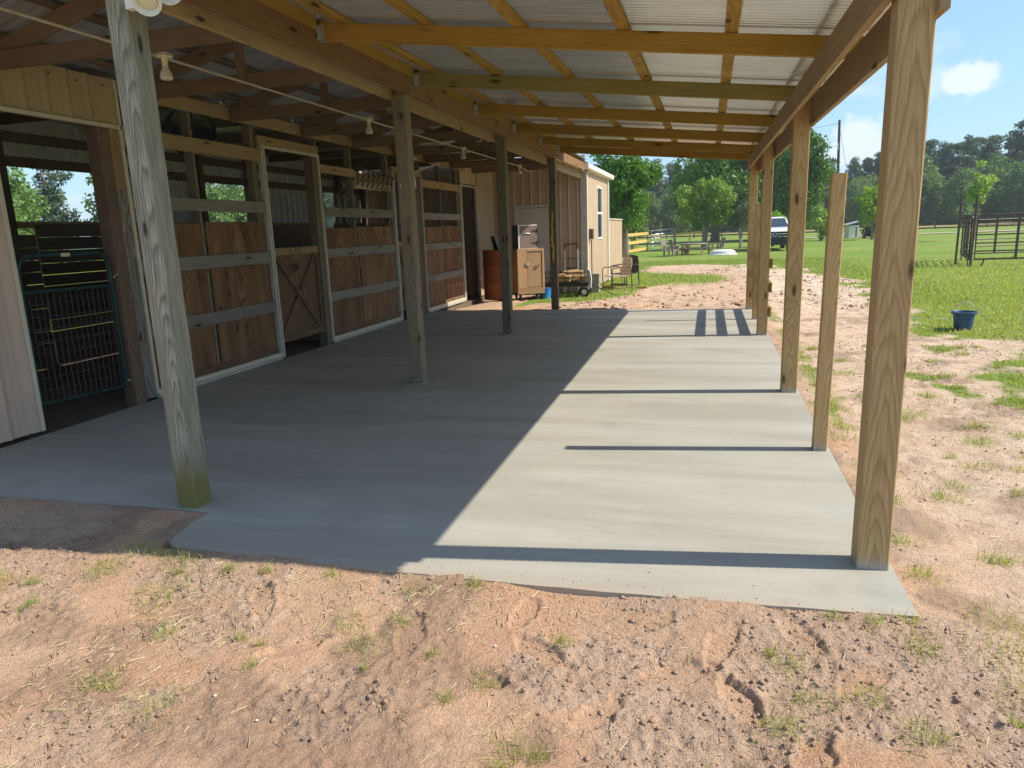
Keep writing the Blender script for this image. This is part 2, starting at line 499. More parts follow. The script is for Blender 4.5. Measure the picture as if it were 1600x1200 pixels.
MAT['paver'] = plain('grey_block', (.30, .27, .23), .9, 0, .2, 20., .3)
MAT['truckwhite'] = plain('white_car_paint', (.80, .82, .84), .2, 0, .02)
MAT['chrome'] = plain('chrome', (.75, .76, .78), .15, 1., .03)
MAT['glassdark'] = plain('dark_glass', (.03, .05, .075), .06, 0, .1, spec=.8)
MAT['utility'] = plain('pole_wood', (.075, .06, .05), .9, 0, .25, 10.)
MAT['transformer'] = plain('grey_transformer', (.36, .40, .42), .4, .2, .08)
MAT['bark'] = plain('tree_bark', (.16, .125, .095), .95, 0, .35, 9., .6, 30.)
MAT['barkpale'] = plain('pale_bark', (.30, .27, .22), .95, 0, .3, 9., .5, 30.)
MAT['tub'] = plain('white_tub', (.80, .77, .70), .5, 0, .15)
MAT['sacking'] = plain('white_cloth', (.60, .60, .58), .8, 0, .12)
MAT['firewood'] = wood('split_firewood', (.55, .38, .20), (.38, .24, .11), pitch=.012, contrast=.5)
MAT['red'] = plain('red_flower', (.55, .06, .02), .7, 0, .2)

def m_roof(name, col, rough, metal):
    m = NT(name)
    g = m.obj()
    n = m.noise(m.vmul(g, (1.2, 7., 7.)), 1.5, 4., .6)
    c = m.mix(m.ramp(n, (.3, 0.), (.7, 1.)), tuple(x * .85 for x in col), tuple(min(1, x * 1.08) for x in col))
    m.base(c); m.b.inputs['Metallic'].default_value = metal
    m.rough(m.ramp(n, (.3, rough * .8), (.7, rough * 1.2)))
    return m.m
MAT['roofnew'] = m_roof('new_roof_sheet', (.66, .66, .62), .22, .6)
MAT['roofold'] = m_roof('old_roof_sheet', (.50, .52, .54), .42, .5)

def m_concrete():
    m = NT('fresh_concrete')
    g = m.geo()
    b1 = m.noise(m.vmul(g, (.30, 1.9, 1.)), 1., 5., .6, .5)
    b2 = m.noise(m.vmul(g, (1.1, 34., 1.)), 1., 3., .6)
    b3 = m.noise(g, 2.2, 3., .5)
    f = m.noise(g, 220., 3., .7)
    c = m.mix(m.ramp(b1, (.37, 0.), (.63, 1.)), (.335, .31, .252), (.43, .41, .352))
    c = m.mix(m.math('MULTIPLY', m.ramp(b2, (.40, 1.), (.62, 0.)), .14), c, (.27, .265, .235))
    c = m.mix(m.math('MULTIPLY', m.ramp(b3, (.45, 0.), (.75, 1.)), .35), c, (.30, .30, .28))
    st = m.noise(m.vmul(g, (.8, 1., 1.)), 1.1, 6., .68)
    c = m.mix(m.math('MULTIPLY', m.ramp(st, (.56, 0.), (.72, 1.)), .5), c, (.235, .225, .185))
    sk = m.noise(g, 26., 2., .5)
    c = m.mix(m.math('MULTIPLY', m.ramp(sk, (.70, 0.), (.76, 1.)), .55), c, (.20, .17, .135))
    # a dusting of dirt along the front edge
    sp = m.n('ShaderNodeSeparateXYZ'); m.l(g, sp.inputs[0])
    e = m.math('ADD', sp.outputs[1], m.math('MULTIPLY', m.noise(g, 14., 4., .7), .16))
    d = m.ramp(m.math('ADD', e, 1.), (.60, 1.), (.74, 0.))
    c = m.mix(m.math('MULTIPLY', d, .55), c, (.42, .30, .21))
    m.base(c)
    m.rough(m.ramp(b2, (.3, .55), (.7, .78)))
    m.b.inputs['Specular IOR Level'].default_value = .35
    m.bump(m.math('ADD', m.math('MULTIPLY', b2, .6), m.math('MULTIPLY', f, .35)), .16, .004)
    return m.m
MAT['concrete'] = m_concrete()

def m_ground():
    m = NT('dirt_and_grass')
    g = m.geo()
    gr = m.attr('grass'); rg = m.attr('crumb')
    sp = m.n('ShaderNodeSeparateXYZ'); m.l(g, sp.inputs[0])
    n1 = m.noise(g, .9, 5., .65); n2 = m.noise(g, 6., 6., .7); n3 = m.noise(g, 55., 6., .75); n4 = m.noise(g, 260., 3., .7)
    n5 = m.noise(m.vadd(g, (7.3, 2.1, 0.)), 2.3, 5., .65)
    pale = m.attr('pale'); dk = m.attr('dark')
    c = m.mix(m.ramp(n1, (.36, 0.), (.64, 1.)), (.575, .325, .19), (.63, .42, .28))
    c = m.mix(m.ramp(m.math('ADD', rg, m.math('MULTIPLY', m.math('SUBTRACT', n2, .5), 1.1)), (.05, 0.), (.95, 1.)), c, (.54, .375, .27))
    c = m.mix(m.math('MULTIPLY', pale, m.ramp(n5, (.30, .55), (.62, 1.))), c, (.74, .575, .43))
    c = m.mix(m.math('MULTIPLY', m.ramp(n2, (.38, 1.), (.54, 0.)), .50), c, (.40, .255, .165))
    c = m.mix(m.math('MULTIPLY', m.ramp(m.math('ADD', dk, m.math('MULTIPLY', m.math('SUBTRACT', n2, .5), 1.3)), (.25, 0.), (1.05, 1.)), .60), c, (.27, .175, .125))
    c = m.mix(m.math('MULTIPLY', m.ramp(n3, (.38, 1.), (.50, 0.)), .48), c, (.25, .155, .10))  # crevice shade painted into the dirt colour where the bump noise dips
    c = m.mix(m.math('MULTIPLY', m.ramp(n4, (.40, 1.), (.50, 0.)), .30), c, (.27, .175, .115))
    c = m.mix(m.math('MULTIPLY', m.ramp(n4, (.54, 0.), (.66, 1.)), .45), c, (.78, .64, .50))
    vo = m.n('ShaderNodeTexVoronoi'); m.l(g, vo.inputs['Vector']); vo.inputs['Scale'].default_value = 95.
    # grass colour
    a1 = m.noise(g, .35, 4., .6); a2 = m.noise(g, 3.5, 4., .65)
    k = m.mix(m.ramp(a1, (.35, 0.), (.65, 1.)), (.20, .27, .05), (.285, .325, .08))
    k = m.mix(m.math('MULTIPLY', m.ramp(a2, (.46, 0.), (.66, 1.)), .7), k, (.38, .38, .13))
    a3 = m.noise(m.vadd(g, (31., 5., 0.)), .12, 5., .65)
    k = m.mix(m.math('MULTIPLY', m.ramp(a3, (.42, 1.), (.56, 0.)), .6), k, (.15, .27, .03))
    a4 = m.noise(g, 16., 3., .7)
    k = m.mix(m.math('MULTIPLY', m.ramp(a4, (.40, 1.), (.55, 0.)), .45), k, (.10, .19, .025))  # darker flecks: small lawn shadows painted into the grass colour
    k = m.mix(m.math('MULTIPLY', m.ramp(n3, (.40, 1.), (.58, 0.)), .45), k, (.09, .16, .02))
    edge = m.math('ADD', gr, m.math('MULTIPLY', m.math('SUBTRACT', n2, .5), .7))
    edge = m.math('ADD', edge, m.math('MULTIPLY', m.math('SUBTRACT', n3, .5), .35))
    c = m.mix(m.ramp(m.math('ADD', edge, m.math('MULTIPLY', m.math('SUBTRACT', n4, .5), .5)), (.22, 0.), (.80, 1.)), c, k)
    m.base(c); m.rough(.95); m.b.inputs['Specular IOR Level'].default_value = .12
    h = m.math('ADD', m.math('MULTIPLY', n3, .8), m.math('MULTIPLY', n4, .4))
    h = m.math('SUBTRACT', h, m.math('MULTIPLY', vo.outputs['Distance'], .30))
    m.bump(h, .9, .018)
    return m.m
MAT['ground'] = m_ground()
def m_floor():
    m = NT('barn_floor_bedding')
    g = m.geo()
    n = m.noise(g, 9., 5., .7); n2 = m.noise(g, 70., 4., .7)
    c = m.mix(m.ramp(n, (.35, 0.), (.65, 1.)), (.10, .065, .042), (.17, .12, .078))
    c = m.mix(m.math('MULTIPLY', m.ramp(n2, (.5, 0.), (.7, 1.)), .5), c, (.30, .23, .14))
    m.base(c); m.rough(.95); m.bump(n2, .6, .015)
    return m.m
MAT['floor'] = m_floor()
def m_leaf(name, c0, c1, trans=.35):
    m = NT(name)
    a = m.attr('tint')
    c = m.mix(a, c0, c1)
    oi = m.rnd()
    hs = m.n('ShaderNodeHueSaturation'); m.l(c, hs.inputs['Color'])
    m.l(m.math('ADD', .9, m.math('MULTIPLY', oi, .4)), hs.inputs['Value'])
    m.l(m.math('ADD', .488, m.math('MULTIPLY', m.math('FRACT', m.math('MULTIPLY', oi, 7.7)), .024)), hs.inputs['Hue'])
    c = hs.outputs['Color']
    d = m.n('ShaderNodeBsdfDiffuse'); m.l(c, d.inputs['Color'])
    t = m.n('ShaderNodeBsdfTranslucent')
    tcx = m.mix(1., c, (1.25, 1.15, .5), 'MULTIPLY'); m.l(tcx, t.inputs['Color'])
    gl = m.n('ShaderNodeBsdfGlossy'); gl.inputs['Roughness'].default_value = .45; gl.inputs['Color'].default_value = (.5, .5, .5, 1)
    s1 = m.n('ShaderNodeMixShader'); s1.inputs[0].default_value = trans; m.l(d.outputs[0], s1.inputs[1]); m.l(t.outputs[0], s1.inputs[2])
    s2 = m.n('ShaderNodeMixShader'); s2.inputs[0].default_value = .05; m.l(s1.outputs[0], s2.inputs[1]); m.l(gl.outputs[0], s2.inputs[2])
    m.l(s2.outputs[0], m.out.inputs['Surface'])
    return m.m
MAT['leafoak'] = m_leaf('oak_leaf', (.05, .13, .016), (.15, .27, .04))
MAT['leafbright'] = m_leaf('bright_leaf', (.17, .31, .045), (.32, .46, .11))
MAT['leaflime'] = m_leaf('lime_leaf', (.14, .28, .02), (.25, .40, .045), .45)
MAT['leafgrey'] = m_leaf('greygreen_leaf', (.06, .11, .035), (.13, .18, .07))
MAT['leafpine'] = m_leaf('pine_needle', (.05, .10, .05), (.11, .165, .08), .2)  # blue-green tint puts some distance haze into the needle colour
MAT['leaffar'] = m_leaf('woodland_leaf', (.085, .165, .045), (.19, .275, .085), .3)
MAT['leafwin'] = m_leaf('pasture_leaf', (.06, .135, .025), (.17, .27, .06))
MAT['blade'] = m_leaf('grass_blade', (.22, .33, .05), (.44, .47, .17), .45)
MAT['straw'] = m_leaf('dry_straw', (.36, .27, .15), (.55, .45, .28), .2)
# ------------------------------------------------------------------ slab
def make_slab():
    P = [(-6.335, -.9), (-6.335, 10.98), (.165, 10.98), (.165, -.40)]
    # front edge wanders a little, as poured against dirt
    n = 40
    for i in range(n + 1):
        x = .165 - (0.165 + 3.55) * i / n
        y = -.405 + .003 * math.sin(i * 1.7) - .05 * math.sin(PI * i / n) + (.05 if i == n else 0)
        if i: P.append((x, y))
    P += [(-3.63, .03), (-3.70, .055)]
    for i in range(1, 26):
        x = -3.72 - (6.335 - 3.72) * i / 26
        P.append((x, .05 + .01 * math.sin(i * 1.3) - .02 * i / 26))
    P[0] = (-6.335, .03)
    v = [(x, y, 0) for x, y in P] + [(x, y, -.13) for x, y in P]
    m = len(P)
    f = [tuple(range(m)), tuple(range(2 * m - 1, m - 1, -1))] + [(i, i + m, (i + 1) % m + m, (i + 1) % m) for i in range(m)]
    me = bpy.data.meshes.new('concrete_slab')
    me.from_pydata(v, [], f)
    bm = bmesh.new(); bm.from_mesh(me)
    bmesh.ops.recalc_face_normals(bm, faces=bm.faces)
    bmesh.ops.triangulate(bm, faces=[q for q in bm.faces if len(q.verts) > 4])
    bm.to_mesh(me); bm.free()
    return link('concrete_slab', me, MAT['concrete'], label='freshly poured grey concrete slab under the lean-to roof and barn aisle', kind='structure')
make_slab()
abox('barn_floor', (-10.0, -.3, -.20), (-6.34, 15.4, -.035), MAT['floor'], None, kind='structure', label='dark dirt and bedding floor of the stalls')

# ------------------------------------------------------------------ corrugated / ribbed sheets
_sc = {}
def corr_mesh(L, wid, pitch=.0677, dep=.0125, th=.0015):
    key = ('c', round(L, 3), round(wid, 3), pitch, dep)
    if key in _sc: return _sc[key]
    n = int(round(wid / pitch * 6))
    y = np.linspace(0, wid, n + 1); z = dep * np.cos(2 * PI * y / pitch)
    v = []; f = []
    for xx in (0, L):
        for a, b in zip(y, z): v.append((xx, a, b))
    for i in range(n): f.append((i, n + 1 + i, n + 2 + i, i + 1))
    me = mesh_np('roof_sheet', np.array(v), np.array(f), True)
    _sc[key] = me
    return me
def rib_profile(wid, ribs=.2286, h=.019):
    """ribbed siding, (u, depth)"""
    P = []
    n = max(1, int(round(wid / ribs)))
    for i in range(n):
        u = i * ribs
        P += [(u, h), (u + .016, h), (u + .032, 0), (u + .085, 0), (u + .090, .0015), (u + .104, .0015), (u + .109, 0), (u + .150, 0), (u + .155, .0015), (u + .169, .0015), (u + .174, 0), (u + ribs - .016, 0)]
    P.append((n * ribs, h))
    Q = [p for p in P if p[0] < wid - 1e-4]
    Q.append((wid, .019 if n * ribs - wid < .01 else Q[-1][1]))
    return Q
def siding(name, p0, udir, wid, z0, z1, ndir, mat, parent, flip=False, **k):
    """vertical ribbed sheet from p0 (x, y) along udir; ribs stand out along ndir"""
    u = Vector((*udir, 0)); n = Vector((*ndir, 0)); o = Vector((*p0, z0))
    pr = rib_profile(wid)
    v = []; f = []
    for zz in (0, z1 - z0):
        for a, b in pr: v.append(tuple(u * a + n * b + Vector((0, 0, zz))))
    m = len(pr)
    for i in range(m - 1): f.append((i, i + 1, m + i + 1, m + i))
    me = mesh_np(name, np.array(v), np.array(f))
    return link(name, me, mat, parent, Matrix.Translation(o), **k)
def siding_run(name, p0, udir, total, z0, z1, ndir, mat, parent, w=.9144):
    a = 0
    while a < total - 1e-3:
        d = min(w, total - a)
        siding(name, (p0[0] + udir[0] * a, p0[1] + udir[1] * a), udir, d, z0, z1, ndir, mat, parent)
        a += w

# ------------------------------------------------------------------ lean-to
lean = thing('lean_to', 'new pine lean-to with a corrugated metal roof over the concrete slab', 'lean-to', (0, 5.5, 0))
PW = .14
def zt(x, y):           # top of rafters
    zl = 3.27; zr = 2.785 + .0105 * y
    return zl + (zr - zl) * (x + 3.70) / 3.70
RP = [0.0, 3.72, 7.46, 10.84]
for i, y in enumerate(RP):
    top = zt(.07, y) - .135
    lx = (.012, .008, .0, .0)[i]
    board('post', (.07, y + .07, -.1), (.07 + lx, y + .07, top), .14, .14, MAT['post'], lean, (0, -1, 0), .006)
# beams in lengths, butted over posts
def beam_run(x0, x1, hgt, cuts, mat):
    for a, b in zip(cuts[:-1], cuts[1:]):
        za = zt((x0 + x1) / 2, a) - .137 - hgt / 2; zb = zt((x0 + x1) / 2, b) - .137 - hgt / 2
        board('beam', ((x0 + x1) / 2, a + .002, za), ((x0 + x1) / 2, b - .002, zb), x1 - x0, hgt, mat, lean)
beam_run(-.041, -.003, .188, [-.02, 3.79, 7.53, 11.06], MAT['oldpine'])
beam_run(.146, .184, .236, [-.05, 3.79, 7.53, 11.06], MAT['oldpine'])
RY = [0.06, 2.08, 4.02, 6.04, 7.97, 9.84, 11.02 - .04]
RY[-1] = 11.44
for i, y in enumerate(RY):
    xa, xb = -3.698, .30
    m = MAT['pine2'] if i in (2,) else MAT['pine']
    rf = board('rafter', (xa, y + .019, zt(xa, y) - .0685), (xb, y + .019, zt(xb, y) - .0685), .038, .135, m, lean)
    # galvanised hanger on the ledger
    h = MB()
    zc = zt(xa, y) - .0685
    for s in (-1, 1):
        h.box((xa - .001, y + .019 + s * .020 - .0012, zc - .070), (xa + .045, y + .019 + s * .020 + .0012, zc + .045))
    h.box((xa - .001, y - .002, zc - .0725), (xa + .045, y + .040, zc - .0695))
    for s in (-1, 1):
        c = y + .019 + s * .036
        h.box((xa - .003, c - .014, zc - .070), (xa - .0005, c + .014, zc + .045))
    h.build('joist_hanger', MAT['galv'], rf)
# blocking between rafters on the ledger (new boards) and rough ledger below
yy = [-.10] + RY
for a, b in zip(RY[:-1], RY[1:]):
    abox('blocking', (-3.740, a + .060, 3.206), (-3.700, b - .022, 3.315), MAT['pine'], lean)
for a, b in ((-.10, 3.86), (3.864, 7.60), (7.604, 11.46)):
    abox('ledger', (-3.742, a, 3.02), (-3.702, b, 3.203), MAT['rough'], lean)
# purlins on the flat
for x in (-3.50, -2.82, -2.08, -1.32, -.58, .14):
    for a, b in ((-.12, 3.86), (3.864, 7.6), (7.604, 11.52)):
        board('purlin', (x, a, zt(x, a) + .0205), (x, b, zt(x, b) + .0205), .089, .038, MAT['pine'], lean, (.122, 0, 1))
# corrugated sheets
cw = .0677 * 10
y = -.14
while y < 11.5:
    xa, xb = -3.735, .47
    o = Vector((xa, y, zt(xa, y) + .050)); e = Vector((xb, y, zt(xb, y) + .050))
    X = (e - o).normalized(); Y = Vector((0, 1, .008)).normalized(); Z = X.cross(Y)
    M = Matrix(((X.x, Y.x, Z.x, o.x), (X.y, Y.y, Z.y, o.y), (X.z, Y.z, Z.z, o.z), (0, 0, 0, 1)))
    link('roof_sheet', corr_mesh(round((e - o).length, 2), cw + .0677), MAT['roofnew'], lean, M)
    y += cw
# short unattached posts
def lone_post(p0, p1, w, label):
    o = board('wooden_post', p0, p1, w, w, MAT['post'], None, (0, -1, 0), .005)
    _set(o, label, 'post', None)
lone_post((.092, 1.90, -.1), (.120, 1.90, 1.905), .092, 'short square wooden post standing alone on the slab edge, ending in mid air')
pen = thing('board_fence', 'short plank fence of three boards between the two farthest lean-to posts', 'fence', (.2, 9.2, 0))
board('post', (.075, 9.34, -.1), (.075, 9.34, 1.90), .089, .089, MAT['post'], pen, (0, -1, 0), .005)
for z in (.34, .69, 1.03):
    abox('rail', (.147, 7.44, z - .07), (.180, 11.0, z + .07), MAT['pine'], pen)

# ------------------------------------------------------------------ barn
barn = thing('barn', 'old pole barn with plywood stall fronts along a covered aisle', 'barn', (-6.4, 7, 0))
LX = -3.79
# aisle posts: nearest one leans a touch and is badly weathered
board('post', (LX + .002, .152, -.12), (LX - .012, .152, 3.018), .142, .142, MAT['grey'], barn, (0, -1, 0), .009, label='weathered grey aisle post with mossy foot')
for y in (3.83, 7.57, 11.29):
    board('post', (LX, y, -.1), (LX, y, 3.018), .14, .14, MAT['darkpost'], barn, (0, -1, 0), .006)
# concrete splashes round the post feet
for y, s in ((3.83, 1.), (7.57, .8)):
    mb = MB()
    for k in range(10):
        a = random.uniform(-.075, .075); h = random.uniform(.01, .05) * s
        mb.box((LX + a - .012, y - .0735, 0), (LX + a + .012, y - .0695, h))
    mb.box((LX - .078, y - .080, 0), (LX + .078, y + .078, .006))
    mb.build('concrete_splash', MAT['concrete'], barn)
for a, b in ((-.25, 3.83), (3.834, 7.57), (7.574, 11.29), (11.294, 15.28)):
    z0 = 3.015 - .010 * (a + b) / 2
    abox('header_beam', (-3.900, a, z0 - .03), (-3.862, b, z0 + .20), MAT['oldpine'], barn)
abox('header_beam', (-3.742, 11.47, 3.02), (-3.702, 15.26, 3.20), MAT['rough'], barn)
# trusses
TY = [-.05, 1.47, 2.98, 4.55, 6.15, 7.70, 9.25, 10.80, 12.35, 13.9]
RX, RZ = -5.04, 3.44
for y in TY:
    ch = abox('truss_chord', (-6.34, y, 3.035), (-3.902, y + .038, 3.175), MAT['truss'], barn)
    for s in (-1, 1):
        q_ = 1.40 if s < 0 else 1.125; ex = RX + s * q_; ez = RZ - q_ * .26
        board('top_chord', (RX + s * .002, y + .060, RZ + .07), (ex, y + .060, ez + .07), .038, .14, MAT['truss'], ch)
    board('king_post', (RX, y - .021, 3.04), (RX, y - .021, RZ + .10), .085, .038, MAT['truss'], ch, (0, 1, 0))
# old roof: purlins and sheets on both slopes
for s in (-1, 1):
    for d in (.06, .62, 1.22):
        x = RX + s * d; z = RZ + .145 - d * .26 + .012
        for a, b in ((-.3, 5.), (5.004, 10.3), (10.304, 15.28)):
            abox('purlin', (x - .045, a, z), (x + .045, b, z + .036), MAT['truss'], barn)
yy = -.32
while yy < 15.2:
    for s in (-1, 1):
        L = 1.34 if s > 0 else 1.42
        o = Vector((RX, yy, RZ + .207)); e = Vector((RX + s * L, yy, RZ + .207 - L * .26))
        X = (e - o).normalized(); Y = Vector((0, 1, 0)); Z = X.cross(Y)
        if s < 0: Z = -Z
        M = Matrix(((X.x, Y.x, Z.x, o.x), (X.y, Y.y, Z.y, o.y), (X.z, Y.z, Z.z, o.z), (0, 0, 0, 1)))
        key = ('rib', s, L)
        if key not in _sc:
            pr = rib_profile(.9144)
            v = [(xx, a, b) for xx in (0, (e - o).length) for a, b in pr]; m = len(pr)
            _sc[key] = mesh_np('roof_sheet', np.array(v), np.array([(i, i + 1, m + i + 1, m + i) for i in range(m - 1)]))
        link('roof_sheet', _sc[key], MAT['roofold'], barn, M)
    yy += .9144
# flat roof over the stalls
yy = -.32
while yy < 15.2:
    key = ('flat',)
    if key not in _sc:
        pr = rib_profile(.9144)
        v = [(xx, a, b) for xx in (0, 3.9) for a, b in pr]; m = len(pr)
        _sc[key] = mesh_np('roof_sheet', np.array(v), np.array([(i, i + 1, m + i + 1, m + i) for i in range(m - 1)]))
    M = Matrix.Translation((-10.3, yy, 3.42)) @ Matrix.Rotation(math.radians(.4), 4, 'Y')
    link('roof_sheet', _sc[key], MAT['roofold'], barn, M)
    yy += .9144
for y in TY:
    abox('stall_joist', (-10.0, y + .06, 3.27), (-6.52, y + .10, 3.41), MAT['truss'], barn)

# ---- stall wall along x = -6.36
SX = -6.36
def rail(y0, y1, z0, z1, mat, x0=SX - .04, **k):
    return abox('rail', (x0, y0, z0), (x0 + .036, y1, z1), MAT[mat], barn, **k)
# near metal panel with trim and the metal strip over the gate
siding_run('siding_sheet', (SX - .02, -.30), (0, 1), 1.66, .03, 2.70, (1, 0), MAT['sidingpink'], barn)
siding_run('siding_sheet', (SX - .02, -.30), (0, 1), 3.06, 2.775, 3.20, (1, 0), MAT['sidinghead'], barn)
abox('trim', (SX - .04, 1.362, .03), (SX + .012, 1.40, 2.74), MAT['trim'], barn)
abox('trim', (SX - .04, 1.30, 2.735), (SX + .012, 2.80, 2.772), MAT['trim'], barn)
abox('trim', (SX - .04, 2.765, .05), (SX + .012, 2.795, 3.20), MAT['trim'], barn)
for k in range(9):
    m = MB(); m.lathe([(0, -.006), (.011, -.004), (.011, 0), (0, 0)], 8, Matrix.Translation((SX - .014, .25 + k * .30, 3.13 - .01 * (k % 2))) @ Matrix.Rotation(-PI / 2, 4, 'Y')); m.build('screw_head', MAT['iron'], barn)
# gate post and grey jamb
abox('stall_post', (SX - .16, 2.50, -.1), (SX - .02, 2.64, 2.74), MAT['dark'], barn)
abox('jamb', (SX - .06, 2.642, .02), (SX - .01, 2.762, 2.15), MAT['greyrail'], barn)
abox('jamb', (SX - .06, 2.642, 2.153), (SX - .01, 2.762, 2.74), MAT['oldpine'], barn)
# long top rail
for a, b in ((2.80, 7.0), (7.003, 11.1), (11.103, 13.4)):
    rail(a, b, 3.055, 3.205, 'oldpine')
for a, b, y in ((13.4, 15.3, 0),):
    siding_run('siding_sheet', (SX - .02, 12.98), (0, 1), 1.3, 2.76, 3.2, (1, 0), MAT['siding'], barn)
def stud(y, x0=SX - .16, x1=SX - .045, w=.045, z0=0, z1=3.05, mat='darkpost'):
    abox('stud', (x0, y, z0), (x1, y + w, z1), MAT[mat], barn)
def stall(y0, y1, yd, top, rails, big, upper):
    """plywood front from y0 to y1, split at yd"""
    gap = .045
    for i, (a, b) in enumerate(((y0, yd - gap), (yd + gap, y1))):
        L = top + (.02 if i else 0)
        # grain runs upwards
        board('plywood_panel', (SX - .049, (a + b) / 2, .115), (SX - .049, (a + b) / 2, L), b - a, .014, MAT['ply'], barn, (1, 0, 0), .001)
    stud(yd - .03)
    stud(y0 - .02 if y0 < 3 else y0 - .0, SX - .16, SX - .06, .04)
    abox('kick_board', (SX - .041, y0, .090), (SX - .028, y1, .162), MAT['plygrey'], barn)
    abox('sill_trim', (SX - .06, y0 - .01, .035), (SX + .01, y1 + .02, .088), MAT['trim'], barn)
    abox('sill_lip', (SX - .06, y0 - .01, .0), (SX + .018, y1 + .02, .032), MAT['galvtrim'], barn)
    for z0, z1, mat in rails: rail(y0, y1, z0, z1, mat)
    for (a, b, z0, z1, mat) in upper: rail(a, b, z0, z1, mat)
stall(2.80, 5.10, 3.88, 1.83, ((.65, .80, 'greyrail'), (1.31, 1.46, 'greyrail'), (1.965, 2.105, 'greyrail')), 0, ((2.80, 5.10, 2.615, 2.775, 'oldpine'),))
stall(6.60, 9.16, 7.70, 1.76, ((.64, .78, 'greyrail'), (1.31, 1.45, 'greyrail'), (1.93, 2.075, 'greyrail')), 0,
      ((6.60, 7.72, 2.575, 2.70, 'oldpine'), (7.73, 9.16, 2.52, 2.655, 'oldpine'), (7.70, 9.16, 2.40, 2.517, 'siding')))
stall(10.62, 12.96, 11.78, 1.76, ((.62, .77, 'greyrail'), (1.28, 1.42, 'greyrail'), (1.91, 2.05, 'greyrail')), 0, ((10.62, 12.96, 2.56, 2.71, 'oldpine'),))
# jambs, door posts and pale trims
def trimv(y, z1, mat='trim', w=.03, d=.012, z0=.02):
    abox('trim', (SX - .05, y, z0), (SX + d, y + w, z1), MAT[mat], barn)
trimv(5.115, 2.82, 'galvtrim', .034); trimv(5.165, 2.83, 'trim', .022, .02)
abox('door_header', (SX - .04, 5.09, 2.83), (SX, 6.58, 2.945), MAT['oldpine'], barn)
abox('trim', (SX - .05, 5.19, 2.795), (SX + .012, 6.555, 2.827), MAT['trim'], barn)
abox('stall_post', (SX - .16, 6.42, -.1), (SX - .02, 6.555, 2.79), MAT['darkpost'], barn)
trimv(6.56, 2.82, 'trim', .026, .012)
abox('stall_post', (SX - .16, 5.0, -.1), (SX - .06, 5.10, 3.05), MAT['darkpost'], barn)
trimv(9.175, 2.70, 'galvtrim', .034); trimv(9.22, 2.74, 'trim', .022, .02)
abox('door_header', (SX - .04, 9.16, 2.745), (SX, 10.60, 2.86), MAT['oldpine'], barn)
abox('stall_post', (SX - .16, 10.22, -.1), (SX - .02, 10.56, 2.74), MAT['dark'], barn)
trimv(10.575, 2.74, 'trim', .026, .012)
abox('stall_post', (SX - .16, 9.06, -.1), (SX - .06, 9.16, 3.05), MAT['darkpost'], barn)
trimv(12.965, 2.72, 'galvtrim', .05); trimv(13.02, 2.74, 'trim', .022, .02)
abox('stall_post', (SX - .16, 12.86, -.1), (SX - .06, 12.96, 3.05), MAT['darkpost'], barn)
abox('trim', (SX - .05, 13.045, 2.70), (SX + .012, 14.24, 2.73), MAT['trim'], barn)
trimv(14.22, 2.73, 'trim', .03)
abox('corner_trim', (SX - .06, 15.285, 0), (SX + .035, 15.318, 3.25), MAT['trim'], barn)
abox('corner_trim', (SX + .036, 15.295, 0), (SX + .10, 15.318, 3.25), MAT['trim'], barn)
siding_run('siding_sheet', (SX - .02, 14.25), (0, 1), 1.04, .0, 3.2, (1, 0), MAT['siding'], barn)

